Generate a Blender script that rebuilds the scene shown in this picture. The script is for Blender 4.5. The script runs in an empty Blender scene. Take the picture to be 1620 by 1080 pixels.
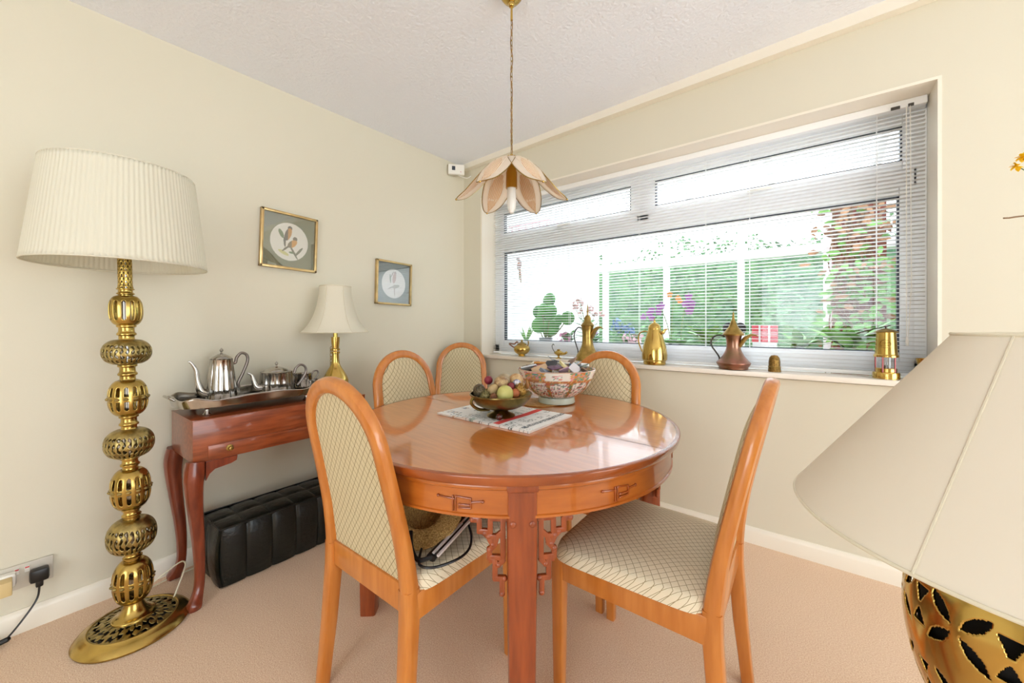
import bpy, bmesh, math, random
from math import sin, cos, pi, radians as R, hypot, sqrt, atan2
from mathutils import Vector, Matrix
random.seed(7)
S = bpy.context.scene
C = S.collection
# ---------------------------------------------------------------- camera, sky, daylight, exposure
FPX, HY, YAW = 607.8, 513.2, 0.651484
CAM = (2.2921, -2.3355, 1.1266)
cd = bpy.data.cameras.new('camera'); co = bpy.data.objects.new('camera', cd); C.objects.link(co)
co.location = CAM; co.rotation_euler = (pi/2, 0, YAW)
cd.sensor_width = 36; cd.lens = FPX/1620*36; cd.shift_y = (HY-540)/1620; cd.clip_start = .02
S.camera = co
w = bpy.data.worlds.new('sky'); S.world = w; w.use_nodes = True
wn = w.node_tree.nodes; wl = w.node_tree.links; wn.clear()
wo = wn.new('ShaderNodeOutputWorld'); wb = wn.new('ShaderNodeBackground'); wl.new(wb.outputs[0], wo.inputs[0])
wg = wn.new('ShaderNodeTexCoord'); wx = wn.new('ShaderNodeSeparateXYZ'); wr = wn.new('ShaderNodeValToRGB')
wl.new(wg.outputs['Generated'], wx.inputs[0]); wl.new(wx.outputs['Z'], wr.inputs[0]); wl.new(wr.outputs[0], wb.inputs[0])
wr.color_ramp.elements[0].color = (.78, .86, .90, 1); wr.color_ramp.elements[1].color = (.86, .93, 1, 1)
wb.inputs[1].default_value = 6.8
def area(name, loc, rot, sx, sy, power, col=(1, 1, 1)):
    l = bpy.data.lights.new(name, 'AREA'); l.shape = 'RECTANGLE'; l.size = sx; l.size_y = sy; l.energy = power; l.color = col
    o = bpy.data.objects.new(name, l); o.location = loc; o.rotation_euler = rot; C.objects.link(o); return o
# fill lamp added in an invented opening at right; daylight through door behind camera
area('added_side_fill', (5.75, -1.75, 1.12), (R(97), 0, R(90)), 2.7, 2.0, 14, (.92, .96, 1))
area('garden_door_daylight', (2.5, -5.15, 1.1), (R(93), 0, 0), 1.6, 1.9, 8, (.92, .96, 1))
vs = S.view_settings; vs.view_transform = 'Standard'; vs.look = 'None'; vs.gamma = 1; vs.exposure = -0.22
S.cycles.max_bounces = 10; S.cycles.transparent_max_bounces = 24; S.cycles.diffuse_bounces = 6
S.cycles.sample_clamp_indirect = 6; S.cycles.caustics_refractive = False; S.cycles.caustics_reflective = False

# ---------------------------------------------------------------- materials
def srgb(h):
    v = [int(h[i:i+2], 16)/255 for i in (0, 2, 4)]
    return tuple(x/12.92 if x < .04045 else ((x+.055)/1.055)**2.4 for x in v)+(1,)
def mat(name, col, rough=.5, metal=0, var=0, vscale=20, bump=0, bscale=60, stretch=(1, 1, 1), coat=0, col2=None, trans=0, spec=None, detail=4, sheen=0):
    m = bpy.data.materials.new(name); m.use_nodes = True; nt = m.node_tree; n = nt.nodes; l = nt.links
    b = n['Principled BSDF']; b.inputs['Coat IOR'].default_value = 1.95 if 'top' in name else 1.55; c = srgb(col) if isinstance(col, str) else col
    b.inputs['Base Color'].default_value = c; b.inputs['Roughness'].default_value = rough; b.inputs['Metallic'].default_value = metal
    b.inputs['Coat Weight'].default_value = coat; b.inputs['Coat Roughness'].default_value = .06
    b.inputs['Transmission Weight'].default_value = trans
    if spec is not None: b.inputs['Specular IOR Level'].default_value = spec
    if sheen: b.inputs['Sheen Weight'].default_value = sheen
    if var or col2 or bump:
        tc = n.new('ShaderNodeTexCoord'); mp = n.new('ShaderNodeMapping'); mp.inputs['Scale'].default_value = stretch
        l.new(tc.outputs['Object'], mp.inputs[0])
    if var or col2:
        no = n.new('ShaderNodeTexNoise'); no.inputs['Scale'].default_value = vscale; no.inputs['Detail'].default_value = detail
        l.new(mp.outputs[0], no.inputs[0]); cr_ = n.new('ShaderNodeValToRGB'); l.new(no.outputs[0], cr_.inputs[0]); l.new(cr_.outputs[0], b.inputs['Base Color'])
        c2 = srgb(col2) if col2 else tuple(x*(1-var) for x in c[:3])+(1,)
        cr_.color_ramp.elements[0].position = .33; cr_.color_ramp.elements[1].position = .67
        cr_.color_ramp.elements[0].color = c2; cr_.color_ramp.elements[1].color = c
    if bump:
        nb = n.new('ShaderNodeTexNoise'); nb.inputs['Scale'].default_value = bscale; nb.inputs['Detail'].default_value = 5
        l.new(mp.outputs[0], nb.inputs[0]); bp = n.new('ShaderNodeBump'); bp.inputs['Strength'].default_value = bump; bp.inputs['Distance'].default_value = .01
        l.new(nb.outputs[0], bp.inputs['Height']); l.new(bp.outputs[0], b.inputs['Normal'])
    return m
def colmat(name, rough=.4, coat=0):
    m = mat(name, 'FFFFFF', rough, coat=coat); n = m.node_tree.nodes; a = n.new('ShaderNodeAttribute'); a.attribute_name = 'Col'
    m.node_tree.links.new(a.outputs[0], n['Principled BSDF'].inputs['Base Color']); return m
def fabric(name, base, line, p=.023, lw=.042):
    m = mat(name, base, .9, bump=.25, bscale=900); nt = m.node_tree; n = nt.nodes; l = nt.links
    tc = n.new('ShaderNodeTexCoord'); sx = n.new('ShaderNodeSeparateXYZ'); l.new(tc.outputs['Object'], sx.inputs[0])
    def M(op, a, b=None):
        q = n.new('ShaderNodeMath'); q.operation = op
        for i, v in enumerate((a, b)):
            if v is None: continue
            if isinstance(v, (int, float)): q.inputs[i].default_value = v
            else: l.new(v, q.inputs[i])
        return q.outputs[0]
    b_ = M('ADD', sx.outputs['Y'], sx.outputs['Z'])
    u = M('PINGPONG', M('DIVIDE', M('ADD', sx.outputs['X'], b_), p), .5)
    v = M('PINGPONG', M('DIVIDE', M('SUBTRACT', sx.outputs['X'], b_), p), .5)
    k = M('LESS_THAN', M('MINIMUM', u, v), lw)
    mx = n.new('ShaderNodeMix'); mx.data_type = 'RGBA'; l.new(k, mx.inputs[0]); mx.inputs[6].default_value = srgb(base); mx.inputs[7].default_value = srgb(line)
    l.new(mx.outputs[2], n['Principled BSDF'].inputs['Base Color']); return m
def glassmat(name, gl=.06, tint=(1, 1, 1, 1)):
    m = bpy.data.materials.new(name); m.use_nodes = True; n = m.node_tree.nodes; l = m.node_tree.links; n.clear()
    o = n.new('ShaderNodeOutputMaterial'); mx = n.new('ShaderNodeMixShader'); t = n.new('ShaderNodeBsdfTransparent'); g = n.new('ShaderNodeBsdfGlossy')
    t.inputs[0].default_value = tint; g.inputs['Roughness'].default_value = .02; mx.inputs[0].default_value = gl
    l.new(t.outputs[0], mx.inputs[1]); l.new(g.outputs[0], mx.inputs[2]); l.new(mx.outputs[0], o.inputs[0]); return m
def transmat(name, col, f=.5, rough=.8):
    m = bpy.data.materials.new(name); m.use_nodes = True; n = m.node_tree.nodes; l = m.node_tree.links; n.clear()
    o = n.new('ShaderNodeOutputMaterial'); mx = n.new('ShaderNodeMixShader'); t = n.new('ShaderNodeBsdfTranslucent'); g = n.new('ShaderNodeBsdfDiffuse')
    t.inputs[0].default_value = srgb(col); g.inputs[0].default_value = srgb(col); mx.inputs[0].default_value = f
    l.new(g.outputs[0], mx.inputs[1]); l.new(t.outputs[0], mx.inputs[2]); l.new(mx.outputs[0], o.inputs[0]); return m
Mt = {}
Mt['wall'] = mat('cream wall paint', 'DDD7C4', .62, bump=.03, bscale=160)
Mt['ceil'] = mat('textured ceiling paint', 'F1F4FC', .8, bump=.55, bscale=70, detail=3)
Mt['carpet'] = mat('pink beige carpet', 'FFE7CE', 1, col2='E2BC9C', vscale=260, bump=.5, bscale=420, detail=8, spec=.1)
Mt['gloss'] = mat('white gloss trim', 'F1EADB', .3)
Mt['sill'] = mat('white painted sill', 'F0E8DC', .25)
Mt['upvc'] = mat('white upvc', 'FCFDFF', .3)
Mt['slat'] = transmat('white slat', 'FFFFFF', .7)
Mt['gasket'] = mat('dark gasket', '3A3E48', .5)
Mt['glass'] = glassmat('window glass', .03)
Mt['clear'] = glassmat('clear glass', .12)
Mt['honey'] = mat('honey lacquered wood', 'CB8038', .28, col2='B96C25', vscale=7, stretch=(6, 6, .8), coat=.5)
Mt['toph'] = mat('table top veneer', 'CB7424', .32, col2='BB681C', vscale=11, stretch=(.8, 7, .5), coat=1, detail=2)
Mt['apron'] = mat('table apron wood', 'C06C26', .28, col2='A85818', vscale=6, stretch=(1, 1, 5), coat=.6)
Mt['edge'] = mat('dark edging wood', 'A5531F', .25, col2='8C4217', vscale=6, coat=.7)
Mt['legw'] = mat('red brown table leg wood', '9A481E', .3, col2='7F3614', vscale=8, stretch=(7, 7, .8), coat=.5)
Mt['mahog'] = mat('mahogany', 'A0502A', .3, col2='7A381A', vscale=9, stretch=(7, 1, 7), coat=.4)
Mt['mahogl'] = mat('dark mahogany leg', '8A3D22', .3, col2='682814', vscale=8, stretch=(6, 6, 1), coat=.4)
Mt['fab'] = fabric('diamond stitched cream fabric', 'D0C29E', '6B5838', lw=.036)  # chair backs: colour taken a bit darker for shade
Mt['fab_lit'] = fabric('diamond stitched cream seat fabric', 'E6DABF', '9A8862', lw=.038)  # same fabric with window light on the seats put into a paler colour
Mt['brass'] = mat('polished brass', 'D6B566', .16, 1, var=.25, vscale=9)
Mt['brassd'] = mat('aged brass', 'B79A58', .3, 1, var=.4, vscale=30)
Mt['brassf'] = mat('floor lamp brass', 'C6A85E', .22, 1, var=.3, vscale=14)
Mt['brassp'] = mat('pierced antique brass', 'B5A066', .33, 1, var=.45, vscale=60)
Mt['bronze'] = mat('worn bronze', '98834E', .28, 1, var=.45, vscale=24)
Mt['copper'] = mat('tarnished copper', 'A9776A', .3, 1, col2='8A7358', vscale=16)
Mt['silver'] = mat('silver plate', 'C9C5C0', .14, 1, var=.3, vscale=14)
Mt['handle'] = mat('grey handle', '8A807A', .3, .8)
Mt['pewter'] = mat('dark pewter', '55524E', .35, 1)
Mt['shade'] = transmat('pleated ivory silk', 'F3F0E2', .35)
Mt['shade2'] = transmat('cream lampshade fabric', 'F1ECDC', .3)
Mt['shade3'] = transmat('cream parchment shade', 'F2EBDD', .3)
Mt['piping'] = mat('cream piping', 'DAD2BC', .8)
Mt['leather'] = mat('black leather', '101614', .3, var=.4, vscale=12, bump=.25, bscale=45)
Mt['black'] = mat('black plastic', '121214', .35)
Mt['dark'] = mat('dark interior', '1A1512', .8)
Mt['white'] = mat('white plastic', 'EFECE4', .35)
Mt['creampl'] = mat('yellowed plastic', 'D9C08A', .45)
Mt['cable'] = mat('cream cable', 'E8E0C8', .5)
Mt['red'] = mat('red plastic', 'C3262A', .4)
Mt['goldfr'] = mat('gilt frame', 'DDBE86', .28, .8, var=.35, vscale=16)
Mt['straw'] = mat('woven straw', 'CDA765', .7, col2='8A6530', vscale=230, bump=.6, bscale=240)
Mt['paint'] = colmat('printed picture', .5)
Mt['news'] = colmat('newsprint', .75)
Mt['porc'] = colmat('painted porcelain', .15, .5)
Mt['celadon'] = mat('pale green porcelain', 'C3D3C6', .2, coat=.4)
Mt['petal'] = transmat('peach frosted glass', 'FBF3E8', .6)
Mt['petalline'] = mat('peach etched line', 'DDBB90', .5)
Mt['bulb'] = mat('white lamp bulb', 'F6F6F2', .25, trans=.2)
Mt['upsrf'] = mat('sunroom white wall', 'F6F7F6', .7)
Mt['roof'] = glassmat('clear roof sheet', .08, (.97, .98, 1, 1))
Mt['brick'] = mat('red brick', '8A4534', .9, col2='6E3528', vscale=18)
Mt['leaf'] = mat('green leaf', '59A045', .45, col2='357A33', vscale=15)
Mt['leafl'] = mat('light green leaf', '76A847', .45, col2='558F37', vscale=15)
Mt['hedge'] = mat('hedge leaves', '618A58', .7, col2='2E5A3C', vscale=6)
Mt['stem'] = mat('stem', '6E7B45', .6)
Mt['twig'] = mat('brown twig', '7A5A3A', .7)
Mt['pink'] = mat('pink petals', 'C8709A', .6)
Mt['purple'] = mat('mauve orchid petals', 'AE70B8', .6)
Mt['blue'] = mat('blue petals', '6A8CBC', .6)
Mt['yellow'] = mat('yellow petals', 'F8CC18', .6)
Mt['orange'] = mat('orange petals', 'F0A860', .6)
Mt['potw'] = mat('white pot', 'E9EAEA', .3)
Mt['terra'] = mat('terracotta', 'C07A52', .8)
Mt['grass'] = mat('garden lawn', '6C9450', 1, var=.3, vscale=8)
Mt['tile'] = mat('sunroom floor', 'D9D4CB', .5)

# ---------------------------------------------------------------- mesh helpers
def cr(P, n):
    """Catmull-Rom resample, n pieces per span"""
    P = [Vector(p) for p in P]; out = []
    for i in range(len(P)-1):
        a = P[max(i-1, 0)]; b = P[i]; c = P[i+1]; d = P[min(i+2, len(P)-1)]
        for k in range(n):
            t = k/n; out.append(.5*((2*b)+(c-a)*t+(2*a-5*b+4*c-d)*t*t+(3*b-a-3*c+d)*t**3))
    out.append(P[-1]); return out
class MB:
    def __init__(s): s.bm = bmesh.new()
    def face(s, vs_):
        try: return s.bm.faces.new(vs_)
        except ValueError: return None
    def box(s, c, d, bev=0, rot=None, seg=2):
        r = bmesh.ops.create_cube(s.bm, size=1); vv = r['verts']
        bmesh.ops.scale(s.bm, verts=vv, vec=d)
        if bev:
            es = list({e for v in vv for e in v.link_edges})
            g = bmesh.ops.bevel(s.bm, geom=es, offset=bev, segments=seg, affect='EDGES', profile=.6)
            vv = list({v for f in g['faces'] for v in f.verts} | {v for v in vv if v.is_valid})
        m = Matrix.Translation(Vector(c)) @ (rot.to_4x4() if rot else Matrix())
        bmesh.ops.transform(s.bm, matrix=m, verts=vv); return s
    def bar(s, a, b, w_, h, up=(0, 0, 1), ext=0, bev=0):
        a = Vector(a); b = Vector(b); t = (b-a); L = t.length; t.normalize(); up = Vector(up)
        x = up.cross(t)
        if x.length < 1e-5: x = Vector((1, 0, 0)).cross(t)
        x.normalize(); y = t.cross(x)
        return s.box((a+b)/2, (w_, h, L+2*ext), bev, Matrix((x, y, t)).transposed())
    def lathe(s, prof, seg=32, c=(0, 0, 0), hole=None, rf=None, ang=2*pi, rot=None, cap=True):
        c = Vector(c); rows = []; full = abs(ang-2*pi) < 1e-6; ns = seg if full else seg+1
        for (r, z) in [(p[0], p[1]) for p in prof]:
            if r <= 1e-6: v = Vector((0, 0, z)); rows.append([s.bm.verts.new((rot @ v if rot else v)+c)]); continue
            row = []
            for k in range(ns):
                t = ang*k/seg; rr = rf(t, r, z) if rf else r
                v = Vector((rr*cos(t), rr*sin(t), z)); row.append(s.bm.verts.new((rot @ v if rot else v)+c))
            rows.append(row)
        for i in range(len(rows)-1):
            A, B = rows[i], rows[i+1]
            for k in range(seg):
                k2 = (k+1) % ns
                if hole and len(A) > 1 and len(B) > 1 and hole(ang*(k+.5)/seg, (i+.5)/(len(rows)-1), (prof[i][1]+prof[i+1][1])/2, (prof[i][0]+prof[i+1][0])/2): continue
                if len(A) == 1 and len(B) == 1: continue
                if len(A) == 1: s.face((A[0], B[k2], B[k]))
                elif len(B) == 1: s.face((A[k], A[k2], B[0]))
                else: s.face((A[k], A[k2], B[k2], B[k]))
        if cap and full and not hole:
            if len(rows[0]) > 1: s.face(list(reversed(rows[0])))
            if len(rows[-1]) > 1: s.face(rows[-1])
        return s
    def tube(s, pts, r, seg=8, closed=False, flat=1):
        P = [Vector(p) for p in pts]; n = len(P); rr = r if isinstance(r, (list, tuple)) else [r]*n; rows = []; prev = None
        for i in range(n):
            t = (P[(i+1) % n]-P[i-1]) if closed else (P[min(i+1, n-1)]-P[max(i-1, 0)])
            t.normalize()
            if prev is None: a = Vector((0, 0, 1)) if abs(t.z) < .9 else Vector((1, 0, 0)); x = t.cross(a)
            else: x = prev-t*prev.dot(t)
            x.normalize(); prev = x; y = t.cross(x)
            rows.append([s.bm.verts.new(P[i]+x*rr[i]*cos(2*pi*k/seg)+y*rr[i]*flat*sin(2*pi*k/seg)) for k in range(seg)])
        m = n if closed else n-1
        for i in range(m):
            A, B = rows[i], rows[(i+1) % n]
            for k in range(seg): s.face((A[k], A[(k+1) % seg], B[(k+1) % seg], B[k]))
        if not closed: s.face(list(reversed(rows[0]))); s.face(rows[-1])
        return s
    def sweep(s, pts, ups, ws, hs, closed=False, e=.3):
        """rounded-rectangle section; w along side (t x up), h along up"""
        P = [Vector(p) for p in pts]; n = len(P); rows = []
        for i in range(n):
            t = (P[(i+1) % n]-P[i-1]) if closed else (P[min(i+1, n-1)]-P[max(i-1, 0)]); t.normalize()
            u = Vector(ups[i] if isinstance(ups, list) else ups); u = u-t*u.dot(t); u.normalize(); x = t.cross(u)
            w_ = (ws[i] if isinstance(ws, list) else ws)/2; h = (hs[i] if isinstance(hs, list) else hs)/2; q = min(w_, h)*e*1.6
            sec = [(w_-q, h), (w_-q*.3, h-q*.3), (w_, h-q), (w_, -h+q), (w_-q*.3, -h+q*.3), (w_-q, -h), (-w_+q, -h), (-w_+q*.3, -h+q*.3), (-w_, -h+q), (-w_, h-q), (-w_+q*.3, h-q*.3), (-w_+q, h)]
            rows.append([s.bm.verts.new(P[i]+x*a+u*b) for a, b in sec])
        m = n if closed else n-1; k_ = 12
        for i in range(m):
            A, B = rows[i], rows[(i+1) % n]
            for k in range(k_): s.face((A[k], A[(k+1) % k_], B[(k+1) % k_], B[k]))
        if not closed: s.face(list(reversed(rows[0]))); s.face(rows[-1])
        return s
    def grid(s, fn, nu, nv, wrap=False):
        rows = [[s.bm.verts.new(fn(i/nu, j/nv)) for i in range(nu if wrap else nu+1)] for j in range(nv+1)]
        for j in range(nv):
            for i in range(nu):
                i2 = (i+1) % len(rows[0]); s.face((rows[j][i], rows[j][i2], rows[j+1][i2], rows[j+1][i]))
        return s
    def ball(s, c, r, seg=16, rings=10, rot=None, dist=None):
        r = (r, r, r) if isinstance(r, (int, float)) else r; c = Vector(c)
        def f(u, v):
            a = 2*pi*u; b = pi*v-pi/2; d = Vector((cos(b)*cos(a), cos(b)*sin(a), sin(b))); k = dist(d) if dist else 1
            d = Vector((d.x*r[0], d.y*r[1], d.z*r[2]))*k; return (rot @ d if rot else d)+c
        s.grid(f, seg, rings, True); return s
    def prism(s, poly, a, b, M_=None):
        """poly in xy, extruded z a..b"""
        T = (lambda v: M_ @ Vector(v)) if M_ else Vector
        A = [s.bm.verts.new(T((x, y, a))) for x, y in poly]; B = [s.bm.verts.new(T((x, y, b))) for x, y in poly]; n = len(poly)
        for i in range(n): s.face((A[i], A[(i+1) % n], B[(i+1) % n], B[i]))
        s.face(list(reversed(A))); s.face(B); return s
    def xf(s, fn):
        for v in s.bm.verts: v.co = fn(v.co)
        return s
    def build(s, name, m, parent=None, sharp=35, loc=None, rotz=0, solid=0, col=None, weld=True):
        if weld: bmesh.ops.remove_doubles(s.bm, verts=s.bm.verts, dist=1e-5)
        bmesh.ops.recalc_face_normals(s.bm, faces=s.bm.faces)
        me = bpy.data.meshes.new(name); s.bm.to_mesh(me); s.bm.free()
        me.shade_smooth(); me.set_sharp_from_angle(angle=R(sharp))
        if m is not None: me.materials.append(Mt[m] if isinstance(m, str) else m)
        if col:
            ca = me.color_attributes.new('Col', 'FLOAT_COLOR', 'POINT')
            for i, v in enumerate(me.vertices): ca.data[i].color = tuple(col(v.co))[:3]+(1,)
        o = bpy.data.objects.new(name, me); C.objects.link(o)
        if parent: o.parent = parent
        if loc: o.location = loc
        o.rotation_euler.z = rotz
        if solid: md = o.modifiers.new('thickness', 'SOLIDIFY'); md.thickness = solid; md.offset = 0
        return o
def tag(o, label, cat, group=None, kind=None):
    if label: o['label'] = label
    if cat: o['category'] = cat
    if group: o['group'] = group
    if kind: o['kind'] = kind
    return o
def thing(name, label, cat, loc=(0, 0, 0), rotz=0, group=None, kind=None):
    o = bpy.data.objects.new(name, None); C.objects.link(o); o.empty_display_size = .05
    o.location = loc; o.rotation_euler = (0, 0, rotz); return tag(o, label, cat, group, kind)
def struct(name, mb, m, parent=None, label=None, **k):
    o = mb.build(name, m, parent, **k)
    if not parent: tag(o, label or name.replace('_', ' '), name.split('_')[0], kind='structure')
    return o
def copy_tree(o, parent=None):
    c = o.copy(); C.objects.link(c)
    if parent: c.parent = parent
    for ch in [x for x in bpy.data.objects if x.parent == o]: copy_tree(ch, c)
    return c

# ---------------------------------------------------------------- room shell
XR, YB = 5.7, -5.1
WX0, WX1, WZ0, WZ1 = .192, 2.741, .885, 2.155
def cz(x, y): return 2.452+.027*x+.026*y
struct('floor', MB().box((XR/2-.05, (YB+.25)/2-.1, -.05), (XR+.5, -YB+.7, .1)), 'carpet', label='pinkish beige pile carpet covering the floor')
def ceilf():
    m = MB(); q = [(-.2, .3), (XR+.2, .3), (XR+.2, YB-.2), (-.2, YB-.2)]
    A = [m.bm.verts.new((x, y, cz(x, y))) for x, y in q]; B = [m.bm.verts.new((x, y, cz(x, y)+.1)) for x, y in q]
    m.face(A); m.face(B)
    for i in range(4): m.face((A[i], A[(i+1) % 4], B[(i+1) % 4], B[i]))
    return m
struct('ceiling', ceilf(), 'ceil', label='white stippled textured ceiling')
struct('wall_left', MB().box((-.05, YB/2+.1, 1.3), (.1, -YB+.4, 2.6)), 'wall', label='cream painted side wall with the two framed bird pictures')
mw = MB()
def wb_(x0, x1, z0, z1): mw.box(((x0+x1)/2, .13, (z0+z1)/2), (x1-x0, .26, z1-z0))
wb_(0, WX0, 0, 2.6); wb_(WX1, XR, 0, 2.6); wb_(WX0, WX1, 0, WZ0-.03); wb_(WX0, WX1, WZ1, 2.6)
struct('wall_back', mw, 'wall', label='cream painted wall around the wide window', weld=False)
struct('wall_right', MB().box((XR+.05, -.05, 1.3), (.1, .6, 2.6)).box((XR+.05, -4.15, 1.3), (.1, 2, 2.6)).box((XR+.05, -1.75, 2.4), (.1, 3, .5)), 'wall', weld=False)  # gap in this unseen wall is made for the added side light
struct('wall_front', MB().box((.8, YB-.05, 1.3), (1.8, .1, 2.6)).box((4.55, YB-.05, 1.3), (2.5, .1, 2.6)).box((2.5, YB-.05, 2.35), (1.7, .1, .5)), 'wall')
def skirt(a, b, d):
    prof = [(0, 0), (.016, 0), (.016, .062), (.012, .074), (.006, .082), (0, .082)]
    a = Vector(a); b = Vector(b); d = Vector(d); m = MB()
    A = [m.bm.verts.new(a+d*x+Vector((0, 0, z))) for x, z in prof]; B = [m.bm.verts.new(b+d*x+Vector((0, 0, z))) for x, z in prof]; n = len(prof)
    for i in range(n): m.face((A[i], A[(i+1) % n], B[(i+1) % n], B[i]))
    m.face(A); m.face(B); return m
struct('baseboard_left', skirt((0, 0, 0), (0, YB, 0), (1, 0, 0)), 'gloss', label='white skirting board along the picture wall')
struct('baseboard_back', skirt((0, 0, 0), (XR, 0, 0), (0, -1, 0)), 'gloss', label='white skirting board under the window')
# pelmet rail where window wall meets the ceiling
mp_ = MB()
def pz(x): return 2.410+.0215*x
for (y0, y1) in ((-.048, -.001),):
    V = []
    for x in (.03, XR):
        V.append([mp_.bm.verts.new((x, y, z)) for y, z in ((y0, pz(x)), (y1, pz(x)), (y1, cz(x, y1)), (y0, cz(x, y0)))])
    for i in range(4): mp_.face((V[0][i], V[0][(i+1) % 4], V[1][(i+1) % 4], V[1][i]))
    mp_.face(V[0]); mp_.face(V[1])
struct('trim_1', mp_, 'gloss', label='white boxed trim where the window wall meets the ceiling')
# sill board + reveal linings
struct('trim_2', MB().box(((WX0+WX1)/2, .055, WZ0-.012), (WX1-WX0+.05, .17, .026), .006), 'sill', label='white painted window sill board')
rv = MB(); t_ = .012
rv.box((WX0+t_/2, .123, (WZ0+WZ1)/2), (t_, .25, WZ1-WZ0)); rv.box((WX1-t_/2, .123, (WZ0+WZ1)/2), (t_, .25, WZ1-WZ0)); rv.box(((WX0+WX1)/2, .122, WZ1-t_/2), (WX1-WX0, .25, t_))
struct('trim_3', rv, 'gloss', label='white painted lining around the window opening', weld=False)
# window
win = thing('window_1', 'wide white framed double glazed window with top lights', 'window', (0, 0, 0), kind='structure')
fx0, fx1, fz0, fz1 = WX0+t_, WX1-t_, WZ0+.002, WZ1-t_
PN = [(.30, 2.640, .998, 1.722), (.295, 1.372, 1.885, 2.050), (1.530, 2.650, 1.885, 2.050)]
f = MB(); yc = .20
def fr(x0, x1, z0, z1, y=.20, d=.06, bev=.004): f.box(((x0+x1)/2, y, (z0+z1)/2), (x1-x0, d, z1-z0), bev)
fr(fx0, fx0+.045, fz0, fz1); fr(fx1-.045, fx1, fz0, fz1); fr(fx0, fx1, fz0, fz0+.075); fr(fx0, fx1, fz1-.045, fz1)
fr(fx0+.03, fx1-.03, 1.758, 1.848); fr(1.412, 1.492, 1.80, fz1)
f.build('window_frame', 'upvc', win)
for (x0, x1, z0, z1) in PN:
    f = MB(); b_ = .05
    fr(x0-b_, x0, z0-b_, z1+b_, .19, .045, .008); fr(x1, x1+b_, z0-b_, z1+b_, .19, .045, .008); fr(x0, x1, z0-b_, z0, .19, .045, .008); fr(x0, x1, z1, z1+b_, .19, .045, .008)
    sash = f.build('sash', 'upvc', win)
    f = MB(); g_ = .007
    fr(x0, x0+g_, z0, z1, .19, .03, 0); fr(x1-g_, x1, z0, z1, .19, .03, 0); fr(x0, x1, z0, z0+g_*.6, .19, .03, 0); fr(x0, x1, z1-g_, z1, .19, .03, 0)
    f.build('gasket', 'gasket', sash)
    MB().box(((x0+x1)/2, .195, (z0+z1)/2), (x1-x0, .006, z1-z0)).build('pane', 'glass', sash)
for x in (.83, 2.05):
    m = MB().box((x, .162, 1.86), (.03, .012, .018), .003).bar((x, .150, 1.862), (x+.10, .148, 1.862), .010, .014, bev=.003)
    m.build('handle', 'white', win)
# venetian blind
BY = .143; bx0, bx1 = .215, 2.722
bl = thing('venetian_blind', 'white venetian blind lowered over the wide window with slats open', 'blind', ((bx0+bx1)/2, BY, .9))
def L(x, z=0, y=0): return (x-(bx0+bx1)/2, y, z-.9)
m = MB().box(L((bx0+bx1)/2, 2.125), (bx1-bx0, .045, .034), .002)
hr = m.build('headrail', 'upvc', bl)
for x in (2.62, 2.67): MB().box(L(x, 2.112, -.026), (.03 if x < 2.65 else .018, .006, .012)).build('bracket', 'pewter', bl)
m = MB(); z = .918; k = 0
while z < 2.10:
    zz = z
    def sf(u, v, zz=zz): x = bx0+.003+(bx1-bx0-.006)*u; return Vector(L(x, zz+.0018*(1-(2*v-1)**2)-.0018*v, (v-.5)*.025))
    m.grid(sf, 1, 4); z += .0187
m.build('slats', 'slat', bl, weld=False, solid=.0006, sharp=60)
MB().box(L((bx0+bx1)/2, .899), (bx1-bx0, .027, .016), .004).build('bottom_rail', 'upvc', bl)
for x in (.42, .93, 1.44, 1.83, 2.05, 2.56):
    m = MB()
    for y in (-.013, .013): m.box(L(x, 1.505, y), (.0016, .0008, 1.2))
    m.box(L(x, 1.505, 0), (.001, .0008, 1.2)); m.build('ladder_cord', 'slat', bl)
m = MB()
for dx in (0, .012): m.tube([L(2.655+dx, 2.11, -.028), L(2.655+dx*1.3, 1.3, -.03), L(2.655+dx*.3, 1.05, -.03)], .0013, 5)
m.build('pull_cord', 'white', bl)
m = MB().lathe([(0, -.02), (.005, -.018), (.006, 0), (.003, .02), (0, .022)], 10, L(2.657, 1.05, -.03)); m.build('cord_pull', 'white', bl)

# ---------------------------------------------------------------- sunroom and garden outside
def out(): pass
struct('wall_sunroom_left', MB().box((.03, 1.32, 1.2), (.1, 2.0, 2.4)), 'upsrf', label='white side wall of the sunroom outside')
struct('wall_sunroom_right', MB().box((3.35, 1.32, 1.2), (.1, 2.0, 2.4)), 'upsrf', label='white right side wall of the sunroom')
struct('floor_sunroom', MB().box((1.7, 1.35, -.05), (3.6, 2.1, .1)), 'tile')
struct('wall_sunroom_back', MB().box((1.7, 2.34, .38), (3.4, .1, .76)), 'upsrf', label='low white sunroom wall under the garden windows')
cw = thing('window_2', 'white framed sunroom windows looking onto the garden', 'window', (0, 0, 0), kind='structure')
f = MB()
for x in (.12, .256, 1.01, 1.76, 2.46, 3.28): fr(x-.03, x+.03, .76, 2.32, 2.32, .07)
fr(.1, 3.3, .76, .83, 2.32, .08); fr(.1, 3.3, 1.80, 1.88, 2.32, .08); fr(.1, 3.3, 2.26, 2.34, 2.32, .08)
f.build('window_frame', 'upvc', cw)
for x0, x1 in ((.286, .98), (1.04, 1.73), (1.79, 2.43), (2.49, 3.25)):
    MB().box(((x0+x1)/2, 2.32, 1.315), (x1-x0, .006, .97)).build('pane', 'glass', cw)
    MB().box(((x0+x1)/2, 2.32, 2.07), (x1-x0, .006, .38)).build('pane', 'glass', cw)
for x in (.65, 1.4, 2.1): MB().box((x, 2.27, 1.80), (.08, .02, .012), .003).build('latch', 'white', cw)
struct('ceiling_sunroom', MB().box((1.7, 1.3, 2.62), (3.5, 2.2, .02), rot=Matrix.Rotation(R(-13), 3, 'X')), 'roof', label='clear sloping sunroom roof sheet')
m = MB()
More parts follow.
